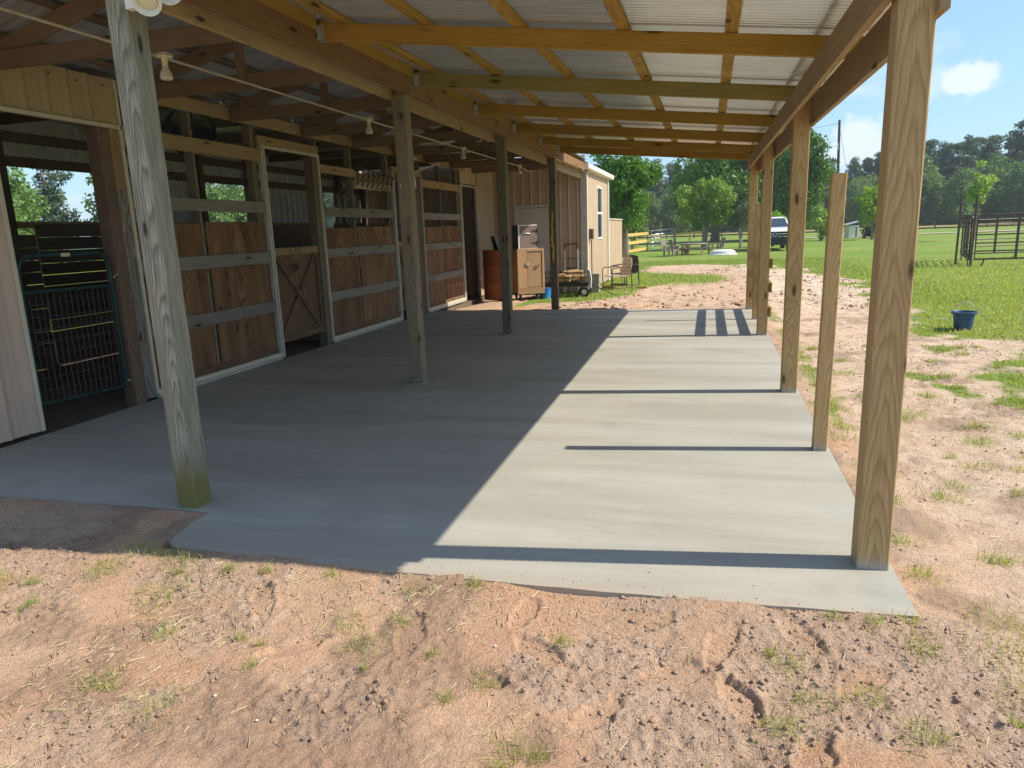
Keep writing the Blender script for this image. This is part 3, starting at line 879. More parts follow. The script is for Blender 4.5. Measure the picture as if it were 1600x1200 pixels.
# ---- stall doors: leaf (> rails, braces)
def stall_door(y0, y1, z0, z1, x, letters):
    yc = (y0 + y1) / 2
    leaf = board('stall_door', (x, yc, z0 + .02), (x, yc, z1 - .02), y1 - y0 - .02, .014, MAT['plygrey'], barn, (1, 0, 0), .001)
    xf = x + .008
    abox('door_rail', (xf, y0, z1 - .10), (xf + .03, y1, z1), MAT['oldpine'], leaf)
    abox('door_rail', (xf, y0, z0), (xf + .03, y1, z0 + .085), MAT['plygrey'], leaf)
    for a in (y0, y1 - .075):
        abox('door_stile', (xf, a, z0 + .087), (xf + .028, a + .075, z1 - .102), MAT['plygrey'], leaf)
    a, b = y0 + .08, y1 - .08; c, d = z0 + .09, z1 - .105
    dy, dz = b - a, d - c; Lh = math.hypot(dy, dz)
    uy, uz = dy / Lh, dz / Lh
    for k, (s, e) in enumerate((((a, d), (b, c)), ((a, c), (a + dy * .47, c + dz * .47)), ((a + dy * .53, c + dz * .53), (b, d)))):
        board('door_brace', (xf + .014, s[0], s[1]), (xf + .014, e[0], e[1]), .072, .026, MAT['plygrey'], leaf, (1, 0, 0))
    if letters:
        st = MB()
        def stroke(p, q, w=.009):
            P = Vector((0, *p)); Q = Vector((0, *q)); M, L = frame((xf + .031, yc + p[0], z1 - .085 + p[1]), (xf + .031, yc + q[0], z1 - .085 + q[1]), (1, 0, 0))
            st.box((0, -w / 2, -.001), (L, w / 2, .0015), M)
        s = .085
        # L A D burnt into the top rail
        stroke((-.16, s), (-.16, 0)); stroke((-.16, 0), (-.10, 0))
        stroke((-.06, 0), (-.02, s)); stroke((-.02, s), (.03, 0)); stroke((-.045, .03), (.015, .03))
        stroke((.07, 0), (.07, s)); stroke((.07, s), (.12, s * .8)); stroke((.12, s * .8), (.125, s * .25)); stroke((.125, s * .25), (.07, 0))
        st.build('lettering', MAT['black'], leaf)
        em = MB()
        ring = [(xf + .004, yc - .02 + .075 * math.cos(t), z1 - .27 + .045 * math.sin(t)) for t in np.linspace(0, 2 * PI, 13)[:-1]]
        em.tube(ring, .008, 5, closed=True)
        em.tube([(xf + .004, yc - .09, z1 - .27), (xf + .004, yc + .05, z1 - .27)], .008, 5)
        em.tube([(xf + .004, yc - .05, z1 - .235), (xf + .004, yc + .01, z1 - .305)], .007, 5)
        em.tube([(xf + .004, yc - .08, z1 - .33), (xf + .004, yc + .04, z1 - .325)], .009, 5)
        em.build('branded_mark', MAT['black'], leaf)
    return leaf
stall_door(5.21, 6.40, .20, 1.50, SX - .075, True)
stall_door(9.27, 10.20, .17, 1.50, SX - .075, False)

# ---- back wall of the stalls with openings to the pasture
BX = -9.98
ops = ((4.50, 6.22), (8.50, 9.95), (12.85, 13.68))
siding_run('siding_sheet', (BX - .06, -.30), (0, 1), 3.2, -.10, 1.90, (-1, 0), MAT['sidingin'], barn)
siding_run('siding_sheet', (BX - .06, 6.3), (0, 1), 9.0, -.10, 1.90, (-1, 0), MAT['sidingin'], barn)
siding_run('siding_sheet', (BX - .06, -.30), (0, 1), 15.6, 2.74, 3.42, (-1, 0), MAT['sidingin'], barn)
e = [-.30] + [q for o in ops for q in o] + [15.3]
for a, b in zip(e[0::2], e[1::2]):
    siding_run('siding_sheet', (BX - .06, a), (0, 1), b - a, 1.902, 2.738, (-1, 0), MAT['sidingin'], barn)
for z0, z1, mat in ((1.90, 1.99, 'oldpine'), (2.73, 2.87, 'dark'), (3.06, 3.20, 'dark'), (.9, 1.04, 'dark')):
    for a, b in ((-.3, 5.0), (5.004, 10.3), (10.304, 15.3)):
        abox('girt', (BX - .04, a, z0), (BX, b, z1), MAT[mat], barn)
for y in (-.2, 2.9, 4.36, 6.24, 8.36, 9.97, 12.70, 13.70, 15.0):
    abox('wall_post', (BX + .002, y, -.1), (BX + .13, y + .12, 3.26), MAT['dark'], barn)
# dark kick boards, daylight shows between them
def kick(y0, y1):
    z = -.06
    while z < 1.79:
        h = random.uniform(.15, .18)
        abox('wall_plank', (BX + .135, y0 + random.uniform(0, .01), z), (BX + .165, y1, z + h), MAT['dark'], barn)
        z += h + random.choice((.002, .004, .007))
for a, b in ((2.9, 4.7), (4.72, 6.5), (6.6, 8.5), (8.52, 10.3), (10.5, 12.8), (12.82, 15.0)): kick(a, b)
# partitions across the stalls
for yp in (6.46, 10.45):
    z = .05
    while z < 1.7:
        abox('partition_plank', (BX + .18, yp, z), (SX - .18, yp + .035, z + .185), MAT['dark'], barn); z += .2
# end walls of the stall wing
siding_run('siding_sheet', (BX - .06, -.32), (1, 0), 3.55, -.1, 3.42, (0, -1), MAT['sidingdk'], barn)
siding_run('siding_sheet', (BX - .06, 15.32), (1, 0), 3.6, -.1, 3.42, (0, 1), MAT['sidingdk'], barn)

# ------------------------------------------------------------------ green gate
gate = thing('livestock_gate', 'green tubular gate filled with wire mesh in the left barn opening', 'gate', (SX - .075, 2.0, 0))
gx = SX - .075
g = MB()
y0, y1 = 1.47, 2.455
g.tube([(gx, y0, 1.235), (gx, y0, .245), (gx, y1, .205), (gx, y1, 1.225)], .018, 8, closed=True)
g.build('gate_frame', MAT['green'], gate, True)
g = MB()
pts = [(gx, y0, 1.25)] + [(gx, y0 + .13 - .13 * math.cos(t), 1.41 + .14 * math.sin(t)) for t in np.linspace(0, PI / 2, 6)] + \
      [(gx, y1 - .13 + .13 * math.sin(t), 1.41 + .14 * math.cos(t)) for t in np.linspace(0, PI / 2, 6)] + [(gx, y1, 1.24)]
g.tube(pts, .018, 8)
g.build('gate_arch', MAT['green'], gate, True)
g = MB()
for k in range(1, 16):
    y = y0 + (y1 - y0) * k / 16; g.tube([(gx, y, .235), (gx, y, 1.23)], .0022, 4, False)
for k in range(1, 9):
    z = .235 + k * .11; g.tube([(gx + .004, y0, z + .01), (gx + .004, y1, z - .01)], .0028, 4, False)
g.build('wire_mesh', MAT['wire'], gate, kind='stuff')
g = MB(); g.box((gx + .016, 1.91, 1.53), (gx + .026, 2.0, 1.562)); g.build('name_plate', MAT['trim'], gate)
g = MB(); g.tube([(gx + .02, y1 + .01, 1.30), (gx + .05, y1 + .05, 1.34), (gx + .03, y1 + .08, 1.28), (gx + .05, y1 + .11, 1.33)], .007, 5); g.build('latch_chain', MAT['galv'], gate)
g = MB(); g.tube([(gx, y1 + .005, .26), (gx + .02, y1 + .06, .25)], .012, 6); g.build('hinge', MAT['galv'], gate)

# ------------------------------------------------------------------ ceiling lamps and conduit
def lamp(y, label):
    t = thing('ceiling_lamp', label, 'lamp', (-4.76, y, 3.03), 0, 'bulbs along the aisle ceiling')
    m = MB(); m.box((-.045, -.045, -.012), (.045, .045, .004)); m.lathe([(0, -.028), (.058, -.026), (.062, -.018), (.055, -.0125)], 20)
    m.lathe([(.024, -.028), (.022, -.075), (.026, -.09), (0.0, -.09)], 14)
    link('lamp_holder', m.mesh('lamp_holder', True), MAT['ceramic'], t, Matrix(), local=True)
    m = MB(); m.lathe([(.0, -.085), (.019, -.085), (.024, -.10), (.038, -.125), (.0475, -.155), (.048, -.172), (.036, -.186), (0, -.19)], 18)
    link('bulb', m.mesh('bulb', True), MAT['bulb'], t, Matrix(), local=True)
    return t
l0 = lamp(1.58, 'cream bulb holder with bare bulb on the ceiling beside the nearest post')
for y, s in ((5.05, 'bare bulb fixture on the ceiling just left of the second aisle post'), (8.6, 'bare bulb fixture on the ceiling between the second and third aisle posts'), (12.4, 'farthest bare bulb fixture on the ceiling by the end wall')):
    dup_tree(l0, Matrix.Translation((-4.76, y, 3.03)), s)
c = MB()
c.tube([(-4.80, -.3, 3.018), (-4.80, 4.0, 3.018), (-4.805, 8, 3.016), (-4.80, 12.3, 3.018), (-5.0, 14.6, 3.018)], .011, 8)
c.build('conduit', MAT['conduit'], barn, True)

# twin floodlight on the near post
fl = thing('flood_lamp', 'twin white floodlight with bell shades on top of the weathered post', 'lamp', (-3.62, .06, 2.86))
m = MB(); m.box((-3.70, .035, 2.83), (-3.60, .08, 2.95)); m.build('mounting_box', MAT['lampwhite'], fl)
def bell(pos, d):
    d = Vector(d).normalized()
    M = Matrix.Translation(pos) @ d.to_track_quat('Z', 'Y').to_matrix().to_4x4()
    m = MB()
    m.lathe([(.022, -.13), (.032, -.10), (.045, -.06), (.062, -.02), (.070, 0), (.072, .004), (.067, .003), (.058, -.02), (.040, -.06), (.0, -.075)], 24, M)
    b = m.build('bell_shade', MAT['lampwhite'], fl, True)
    m = MB(); m.lathe([(0, -.012), (.035, -.016), (.052, -.030), (.055, -.036)], 18, M)
    m.build('bulb', MAT['ceramic'], b, True)
bell((-3.525, -.01, 2.835), (.45, -.75, -.62))
bell((-3.44, .06, 2.90), (.75, -.5, -.45))

# hooks, brace rod
def hook(p, label):
    m = MB(); x, y, z = p
    m.tube([(x, y, z + .03), (x + .0, y - .03, z + .02), (x, y - .04, z - .015), (x, y - .02, z - .03)], .005, 6)
    _set(m.build('hook', MAT['galv'], None, True), label, 'hook')
hook((LX - .02, 3.755, 2.12), 'small metal hook screwed into the second aisle post')
hook((LX - .01, 7.495, 2.22), 'small metal hook screwed into the third aisle post')
m = MB(); m.tube([(-3.74, 3.905, 2.40), (-3.72, 3.91, 2.10)], .006, 6); m.tube([(-3.72, 3.9, 2.41), (-3.70, 3.91, 2.38)], .01, 6)
_set(m.build('tie_chain', MAT['galv'], None), 'thin bright chain hanging down the side of the second aisle post', 'chain')
m = MB(); m.tube([(SX + .03, 9.35, 2.66), (SX + .25, 11.1, 3.05)], .010, 6)
_set(m.build('white_rod', MAT['whiterod'], None), 'thin white rod slanting up from the second stall door to the ceiling', 'rod')

# hay rack bars in front of the second stall
rk = thing('hay_rack', 'black iron hay rack of crossed bars on the second stall front', 'rack', (SX + .03, 8.4, 2.4))
for k in range(8):
    y = 7.73 + k * .19
    m = MB(); m.tube([(SX + .02 + .05, y, 2.73 - .01 * k), (SX + .012, y + .01, 2.44 - .01 * k)], .008, 6); m.build('upright_bar', MAT['iron'], rk)
    y = 7.75 + k * .17
    m = MB(); m.tube([(SX + .012, y, 2.46 - .01 * k), (SX + .07, min(y + .42, 9.1), 2.72 - .012 * k)], .007, 6); m.build('slanting_bar', MAT['iron'], rk)
m = MB(); m.tube([(SX + .07, 7.72, 2.735), (SX + .07, 9.08, 2.655)], .009, 6); m.build('top_bar', MAT['iron'], rk)
# black strap hanging beside the second stall door
m = MB(); m.box((SX + .02, 9.27, 1.55), (SX + .035, 9.32, 2.58)); _set(m.build('strap', MAT['black'], None), 'long black strap hanging beside the second stall door', 'strap')
# pale bucket hanging behind the stall rail
bk = thing('hanging_bucket', 'pale blue bucket hung behind the rail of the second stall', 'bucket', (SX - .22, 7.0, 1.70))
m = MB(); m.lathe([(0, 1.62), (.14, 1.62), (.17, 1.93), (.18, 1.935), (.165, 1.93), (.135, 1.63), (0, 1.63)], 20, Matrix.Translation((SX - .24, 6.98, 0))); m.build('bucket_body', MAT['palebucket'], bk, True)
m = MB(); m.tube([(SX - .07, 6.72, 1.93), (SX - .045, 6.70, 2.08), (SX - .0, 6.70, 2.11)], .006, 6); m.build('bucket_hook', MAT['iron'], bk)
# drum fan under the stall roof
fn = thing('drum_fan', 'big dark drum fan hanging high in the first stall', 'fan', (-7.1, 4.75, 3.0))
Mf = Matrix.Translation((-7.1, 4.75, 3.0)) @ Matrix.Scale(.85, 4) @ Matrix.Rotation(math.radians(60), 4, 'Z') @ Matrix.Rotation(math.radians(90), 4, 'X')
m = MB(); m.lathe([(.33, -.14), (.34, -.14), (.34, .14), (.33, .14), (.325, .13), (.325, -.13), (.33, -.14)], 28, Mf); m.build('drum', MAT['black'], fn, True)
for k in range(4):
    m = MB(); B = Mf @ Matrix.Rotation(k * PI / 2, 4, 'Z') @ Matrix.Rotation(.5, 4, 'X'); m.box((.04, -.08, -.004), (.29, .08, .004), B); m.build('blade', MAT['iron'], fn)
m = MB()
for r_ in (.1, .18, .26, .32): m.tube([Mf @ Vector((r_ * math.cos(t), r_ * math.sin(t), .14)) for t in np.linspace(0, 2 * PI, 25)[:-1]], .003, 4, closed=True)
for k in range(8): m.tube([Mf @ Vector((0, 0, .14)), Mf @ Vector((.33 * math.cos(k * PI / 4), .33 * math.sin(k * PI / 4), .14))], .003, 4)
m.build('grille', MAT['iron'], fn)
m = MB(); m.tube([(-7.1, 4.75, 3.29), (-7.1, 4.75, 3.42)], .012, 6); m.build('hanger', MAT['iron'], fn)
# ------------------------------------------------------------------ metal building at the end of the aisle
mbld = thing('metal_building', 'beige ribbed metal building with a white door at the end of the aisle', 'building', (-5, 17, 0))
BY = 15.34
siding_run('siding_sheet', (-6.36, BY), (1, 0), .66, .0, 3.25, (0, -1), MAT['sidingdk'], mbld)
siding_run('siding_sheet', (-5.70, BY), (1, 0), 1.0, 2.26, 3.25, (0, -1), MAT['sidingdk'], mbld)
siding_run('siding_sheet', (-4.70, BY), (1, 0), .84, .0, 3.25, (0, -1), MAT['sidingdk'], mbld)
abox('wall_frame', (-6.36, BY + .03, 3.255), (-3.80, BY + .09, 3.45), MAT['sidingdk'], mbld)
dr = abox('door', (-5.655, BY - .01, .02), (-4.745, BY + .035, 2.17), MAT['doorwhite'], mbld)
for lo, hi in (((-5.70, BY - .03, .0), (-5.657, BY + .03, 2.21)), ((-4.743, BY - .03, 0), (-4.70, BY + .03, 2.21)), ((-5.70, BY - .03, 2.213), (-4.70, BY + .03, 2.258))):
    abox('door_frame', lo, hi, MAT['doorwhite'], dr)
m = MB(); m.lathe([(0, -.06), (.028, -.055), (.03, -.03), (.012, -.02), (.012, 0)], 12, Matrix.Translation((-4.82, BY - .01, 1.0)) @ Matrix.Rotation(math.radians(-90), 4, 'X')); m.build('door_knob', MAT['galv'], dr, True)
# corner trim and sunny side wall
abox('corner_trim', (-3.92, BY - .035, .0), (-3.775, BY + .01, 3.05), MAT['galvtrim'], mbld)
abox('corner_trim', (-3.774, BY - .035, .0), (-3.74, BY + .10, 3.05), MAT['trim'], mbld)
SW = -3.77
def sidewall(a, b, z0, z1): siding_run('siding_sheet', (SW, a), (0, 1), b - a, z0, z1, (1, 0), MAT['siding'], mbld)
sidewall(15.44, 17.08, 0, 3.05); sidewall(17.08, 18.0, 0, 1.30); sidewall(17.08, 18.0, 2.76, 3.05); sidewall(18.0, 19.3, 0, 3.05)
abox('corner_trim', (-3.80, 19.302, 0), (-3.72, 19.40, 3.05), MAT['white'], mbld)
wf = abox('window', (SW - .02, 17.10, 1.30), (SW + .0, 17.98, 2.76), MAT['white'], mbld, ch=.001)
for lo, hi in (((SW + .002, 17.08, 1.30), (SW + .032, 17.13, 2.76)), ((SW + .002, 17.95, 1.30), (SW + .032, 18.0, 2.76)), ((SW + .002, 17.132, 1.30), (SW + .032, 17.948, 1.35)), ((SW + .002, 17.132, 2.71), (SW + .032, 17.948, 2.76)), ((SW + .002, 17.132, 2.00), (SW + .030, 17.948, 2.06))):
    abox('window_frame', lo, hi, MAT['white'], wf)
for z0, z1 in ((1.352, 1.998), (2.062, 2.708)):
    abox('pane', (SW + .006, 17.134, z0), (SW + .012, 17.946, z1), MAT['glassdark'], wf, ch=.0005)
# eave with gutter, roof
abox('fascia', (SW - .02, 14.9, 3.053), (SW + .05, 19.5, 3.10), MAT['gutter'], mbld)
abox('gutter', (SW + .052, 14.8, 3.06), (SW + .16, 19.75, 3.20), MAT['gutter'], mbld, ch=.03)
for a in np.arange(14.8, 19.6, .95):
    L = 3.4
    o = Vector((SW + .14, a, 3.19)); e = Vector((SW + .14 - L, a, 3.19 + L * .26))
    M, _ = frame(o, e)
    v = [(xx, -u, h) for xx in (0, (e - o).length) for u, h in rib_profile(.95)]; k = len(v) // 2
    link('roof_sheet', mesh_np('roof_sheet', np.array(v), np.array([(i, i + 1, k + i + 1, k + i) for i in range(k - 1)])), MAT['roofold'], mbld, M)
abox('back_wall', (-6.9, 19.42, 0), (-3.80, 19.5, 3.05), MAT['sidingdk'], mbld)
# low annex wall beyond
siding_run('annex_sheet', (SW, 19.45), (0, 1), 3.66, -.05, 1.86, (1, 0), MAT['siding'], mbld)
abox('annex_cap', (SW - .06, 19.42, 1.862), (SW + .04, 23.15, 1.90), MAT['trim'], mbld)
# meter box with conduit
mt = thing('meter_box', 'small brown electric meter box with a pipe down the sunny metal wall', 'meter box', (SW + .08, 15.75, 0))
abox('box', (SW + .022, 15.66, 1.33), (SW + .11, 15.86, 1.60), MAT['meter'], mt)
m = MB(); m.tube([(SW + .06, 15.76, 1.32), (SW + .06, 15.76, .0)], .016, 8); m.build('pipe', MAT['rust'], mt, True)
# stack of blocks
for k in range(6):
    o = abox('paver', (-3.68 + .01 * (k % 2), 15.42, -.06 + k * .085), (-3.48 + .01 * (k % 2), 15.72, .015 + k * .085), MAT['paver'], None, ch=.008,
             label='grey paver stacked at the metal building corner, ' + ('lowest of six', 'second from the ground', 'third from the ground', 'fourth from the ground', 'second from the top', 'topmost of six')[k], cat='paver', group='pavers stacked at the building corner')

# ------------------------------------------------------------------ cabinet, box, drum
CX, CY, CR = -5.02, 13.95, math.radians(30)
cab = thing('wooden_cabinet', 'light brown wooden cabinet on casters in front of the white door', 'cabinet', (CX, CY, -.05), CR)
def loc(o, name, lo, hi, mat, ch=.004):
    d = [hi[i] - lo[i] for i in range(3)]; c = [(hi[i] + lo[i]) / 2 for i in range(3)]
    ax = d.index(max(d)); p0 = list(c); p1 = list(c); p0[ax] = lo[ax]; p1[ax] = hi[ax]
    upv, w, h = ((0, 0, 1), d[1], d[2]) if ax == 0 else (((0, 0, 1), d[0], d[2]) if ax == 1 else ((1, 0, 0), d[1], d[0]))
    M, L = frame(p0, p1, upv)
    return link(name, board_mesh(L, w, h, ch), mat, o, M, local=True)
cb = loc(cab, 'carcass', (-.33, -.25, .15), (.33, .25, 1.22), MAT['cabinet'])
loc(cab, 'front_board', (-.34, -.275, .14), (.34, -.252, .29), MAT['cabinet'])
loc(cab, 'front_board', (-.34, -.275, .292), (-.10, -.252, 1.235), MAT['cabinet'])
loc(cab, 'front_board', (.285, -.275, .292), (.34, -.252, 1.235), MAT['cabinet'])
loc(cab, 'front_board', (-.098, -.275, 1.165), (.283, -.252, 1.235), MAT['cabinet'])
d_ = loc(cab, 'cabinet_door', (-.085, -.262, .31), (.262, -.252, 1.15), MAT['cabinet'], .002)
m = MB(); m.tube([(.10, -.262, .82), (.13, -.29, .80), (.19, -.29, .82), (.21, -.262, .84), (.16, -.28, .76), (.11, -.275, .75), (.10, -.262, .82)], .006, 6)
link('door_pull', m.mesh('door_pull', True), MAT['iron'], cab, Matrix(), local=True)
m = MB(); m.box((-.13, -.30, .83), (-.04, -.276, .90)); link('lock', m.mesh('lock'), MAT['galv'], cab, Matrix(), local=True)
for sx in (-.27, .27):
    for sy in (-.19, .19):
        m = MB(); m.lathe([(0, -.018), (.05, -.018), (.055, -.01), (.055, .01), (.05, .018), (0, .018)], 14, Matrix.Translation((sx, sy, .055)) @ Matrix.Rotation(PI / 2, 4, 'Y'))
        m.box((sx - .03, sy - .03, .105), (sx + .03, sy + .03, .139)); m.box((sx - .028, sy - .02, .05), (sx - .022, sy + .02, .11)); m.box((sx + .022, sy - .02, .05), (sx + .028, sy + .02, .11))
        link('caster', m.mesh('caster', True), MAT['rubber'], cab, Matrix(), local=True)
hut = thing('dark_box', 'dark brown hinged box with pale edges on top of the cabinet', 'box', (CX - .05, CY + .02, 1.17), CR + math.radians(4))
loc(hut, 'box_body', (-.27, -.22, .0), (.22, .22, .58), MAT['black'])
loc(hut, 'box_door', (-.235, -.245, .02), (.215, -.222, .555), MAT['boxdark'], .002)
for lo, hi in (((-.272, -.25, .0), (-.238, -.222, .58)), ((-.236, -.25, .557), (.22, -.222, .58)), ((-.236, -.25, .0), (.22, -.222, .018))):
    loc(hut, 'edge_strip', lo, hi, MAT['white'], .002)
m = MB(); m.box((-.12, -.262, .355), (-.10, -.247, .40)); m.tube([(-.06, -.256, .38), (.02, -.256, .372)], .008, 6); m.box((0.015, -.262, .355), (.035, -.247, .40))
link('bolt', m.mesh('bolt'), MAT['galv'], hut, Matrix(), local=True)
for z in (.15, .44):
    m = MB(); m.box((.205, -.26, z - .045), (.24, -.222, z + .045)); m.prism([(.07, z), (.205, z - .02), (.205, z + .02)], -.258, -.247)
    link('hinge', m.mesh('hinge'), MAT['iron'], hut, Matrix(), local=True)
dm = thing('rust_drum', 'tall rust brown metal drum left of the cabinet', 'drum', (-5.82, 13.95, -.05))
m = MB(); m.lathe([(0, 0), (.34, 0), (.35, .012), (.345, .03), (.345, .40), (.352, .415), (.345, .43), (.345, .82), (.352, .835), (.345, .85), (.345, 1.20), (.352, 1.22), (.34, 1.225), (.335, 1.205), (0, 1.20)], 36, Matrix.Translation((-5.82, 13.95, -.05))); m.build('drum_shell', MAT['drum'], dm, True)
m = MB(); m.lathe([(0, 1.203), (.03, 1.203), (.03, 1.222), (0, 1.222)], 10, Matrix.Translation((-5.62, 13.85, -.05))); m.build('bung', MAT['iron'], dm)
for k, (x, t) in enumerate(((-5.80, .20), (-5.68, .26))):
    M = Matrix.Translation((x, 13.9, 1.153)) @ Matrix.Rotation(-t, 4, 'Y')
    m = MB(); m.box((-.02, -.16, 0), (.02, .16, .34), M); m.box((-.026, -.165, .30), (.026, .165, .36), M)
    _set(m.build('leaning_plank', MAT['iron'] if k == 0 else MAT['transformer'], None, origin=(x, 13.9, 1.16)), ('black plank leaning on top of the rust drum', 'grey edged plank leaning on top of the rust drum')[k], 'plank')
# reddish board inside the last opening
board('leaning_board', (SX - .12, 13.82, -.02), (SX - .20, 13.90, 1.30), .10, .03, MAT['plygrey'], None, (0, 1, 0), label='reddish board leaning inside the last stall opening', cat='board')

# ------------------------------------------------------------------ cart with firewood, bucket, hand truck
ct = thing('garden_cart', 'black mesh garden cart loaded with firewood by the white door', 'cart', (-4.15, 14.65, -.07), math.radians(4))
def lmb(o, name, mbb, mat, smooth=False): return link(name, mbb.mesh(name, smooth), mat, o, Matrix(), local=True)
m = MB(); m.box((-.62, -.30, .33), (.55, .30, .36)); m.box((-.60, -.27, .27), (.53, .27, .33)); lmb(ct, 'bed', m, MAT['iron'])
m = MB()
for s in (-.30, .30):
    for z in (.36, .48, .62): m.tube([(-.62, s, z), (.55, s, z)], .009, 5)
    for x in np.linspace(-.62, .55, 7): m.tube([(x, s, .36), (x, s, .62)], .007, 5)
for x in (-.62, .55):
    for z in (.36, .48, .62): m.tube([(x, -.30, z), (x, .30, z)], .009, 5)
lmb(ct, 'side_mesh', m, MAT['iron'])
for x in (-.42, .44):
    for s in (-.33, .33):
        m = MB(); W_ = Matrix.Translation((x, s, .135)) @ Matrix.Rotation(PI / 2, 4, 'X')
        m.lathe([(.07, -.035), (.12, -.04), (.135, -.02), (.135, .02), (.12, .04), (.07, .035)], 18, W_)
        w_ = lmb(ct, 'wheel', m, MAT['rubber'], True)
        m = MB(); m.lathe([(0, -.03), (.068, -.028), (.072, 0), (.068, .028), (0, .03)], 14, W_); link('rim', m.mesh('rim', True), MAT['galv'], w_, Matrix(), local=True)
m = MB(); m.tube([(.55, 0, .30), (.75, 0, .22), (1.15, 0, .02), (1.25, 0, .0)], .012, 6); m.tube([(1.25, -.09, .0), (1.25, .09, .0)], .012, 6); lmb(ct, 'handle', m, MAT['iron'])
for k in range(16):
    a = random.uniform(-.5, .1); L = random.uniform(.30, .42); y = random.uniform(-.22, .2); z = .40 + (k // 6) * .085 + random.uniform(0, .03)
    M = Matrix.Translation((-4.15 + a * .9 + .05, 14.65 + y, -.07 + z)) @ Matrix.Rotation(random.uniform(-.4, .4), 4, 'Z') @ Matrix.Rotation(random.uniform(-.12, .12), 4, 'Y') @ Matrix.Rotation(random.uniform(0, 3), 4, 'X')
    r_ = random.uniform(.045, .065)
    m = MB(); m.add([(x, r_ * math.cos(t) * random.uniform(.8, 1.1), r_ * math.sin(t)) for x in (0, L) for t in (0, 1.0, 2.0, 3.3, 4.9)], [(4, 3, 2, 1, 0), (5, 6, 7, 8, 9)] + [(i, (i + 1) % 5, (i + 1) % 5 + 5, i + 5) for i in range(5)])
    link('firewood', m.mesh('firewood'), MAT['firewood'], None, M, label='split piece of firewood heaped in the garden cart', cat='firewood', group='firewood in the garden cart')
m = MB()
Mb = Matrix.Translation((-3.62, 14.50, .28))
pts = [(.0, 0, .36), (.07, .0, .30), (.10, .01, .1), (.08, 0, -.12), (.0, .02, -.16), (-.08, 0, -.10), (-.06, 0, .2)]
m.add([Mb @ Vector((x, s * .05 + .03 * math.sin(x * 40 + z * 9), z)) for s in (-1, 1) for x, y, z in pts], [tuple(range(6, -1, -1)), tuple(range(7, 14))] + [(i, (i + 1) % 7, (i + 1) % 7 + 7, i + 7) for i in range(7)])
_set(m.build('white_sack', MAT['sacking'], None), 'crumpled white sack hanging on the end of the garden cart', 'sack')
bb = thing('bright_blue_bucket', 'bright blue bucket on the grass under the garden cart', 'bucket', (-4.62, 14.05, -.08))
m = MB(); m.lathe([(0, 0), (.125, 0), (.155, .25), (.168, .255), (.168, .275), (.150, .27), (.12, .02), (0, .02)], 24, Matrix.Translation((-4.62, 14.05, -.08))); m.build('bucket_body', MAT['brightblue'], bb, True)
m = MB(); m.tube([(-4.62 + .16 * math.cos(t), 14.05 - .02, .18 - .12 * math.sin(t)) for t in np.linspace(0, PI, 9)], .004, 5); m.build('bucket_handle', MAT['galv'], bb)
ht = thing('hand_truck', 'grey hand truck leaning against the tan metal wall behind the cart', 'hand truck', (-4.1, 15.15, -.06))
m = MB()
for s in (-.17, .17): m.tube([(-4.14 + s, 15.10, -.0), (-4.17 + s * 1.0, 15.24, 1.10)], .016, 7)
m.build('rail_tube', MAT['galv'], ht, True)
m = MB()
for z in (.35, .62, .86): m.tube([(-4.31, 15.10 + z * .127, z), (-3.97, 15.10 + z * .127, z)], .011, 6)
m.tube([(-4.34, 15.24, 1.08), (-4.34, 15.25, 1.22), (-4.0, 15.25, 1.24), (-4.0, 15.24, 1.08)], .017, 7)
m.build('crossbar', MAT['iron'], ht)
m = MB(); m.box((-4.33, 14.96, -.03), (-3.95, 15.12, -.015)); m.build('toe_plate', MAT['iron'], ht)
m = MB()
for s in (-.24, .24): m.lathe([(0, -.02), (.08, -.025), (.10, 0), (.08, .025), (0, .02)], 14, Matrix.Translation((-4.14 + s, 15.15, .03)) @ Matrix.Rotation(PI / 2, 4, 'Y'))
m.build('wheel', MAT['rubber'], ht, True)
m = MB(); pts = [(LX - .01 + .012 * math.sin(z * 7), 11.205 - .004 * math.sin(z * 11), z) for z in np.linspace(1.95, .95, 22)]
m.tube(pts, .013, 6); m.tube([(p[0] + .02 * math.sin(i * .9), p[1] - .012, p[2]) for i, p in enumerate(pts[6:20])], .010, 6)
m.tube([pts[13], (pts[13][0] - .035, pts[13][1] - .02, pts[13][2] - .04), (pts[13][0] + .03, pts[13][1] - .02, pts[13][2] - .09), pts[16]], .012, 6)
_set(m.build('yellow_rope', MAT['rope'], None, True), 'knotted yellow rope hanging on the last aisle post', 'rope')

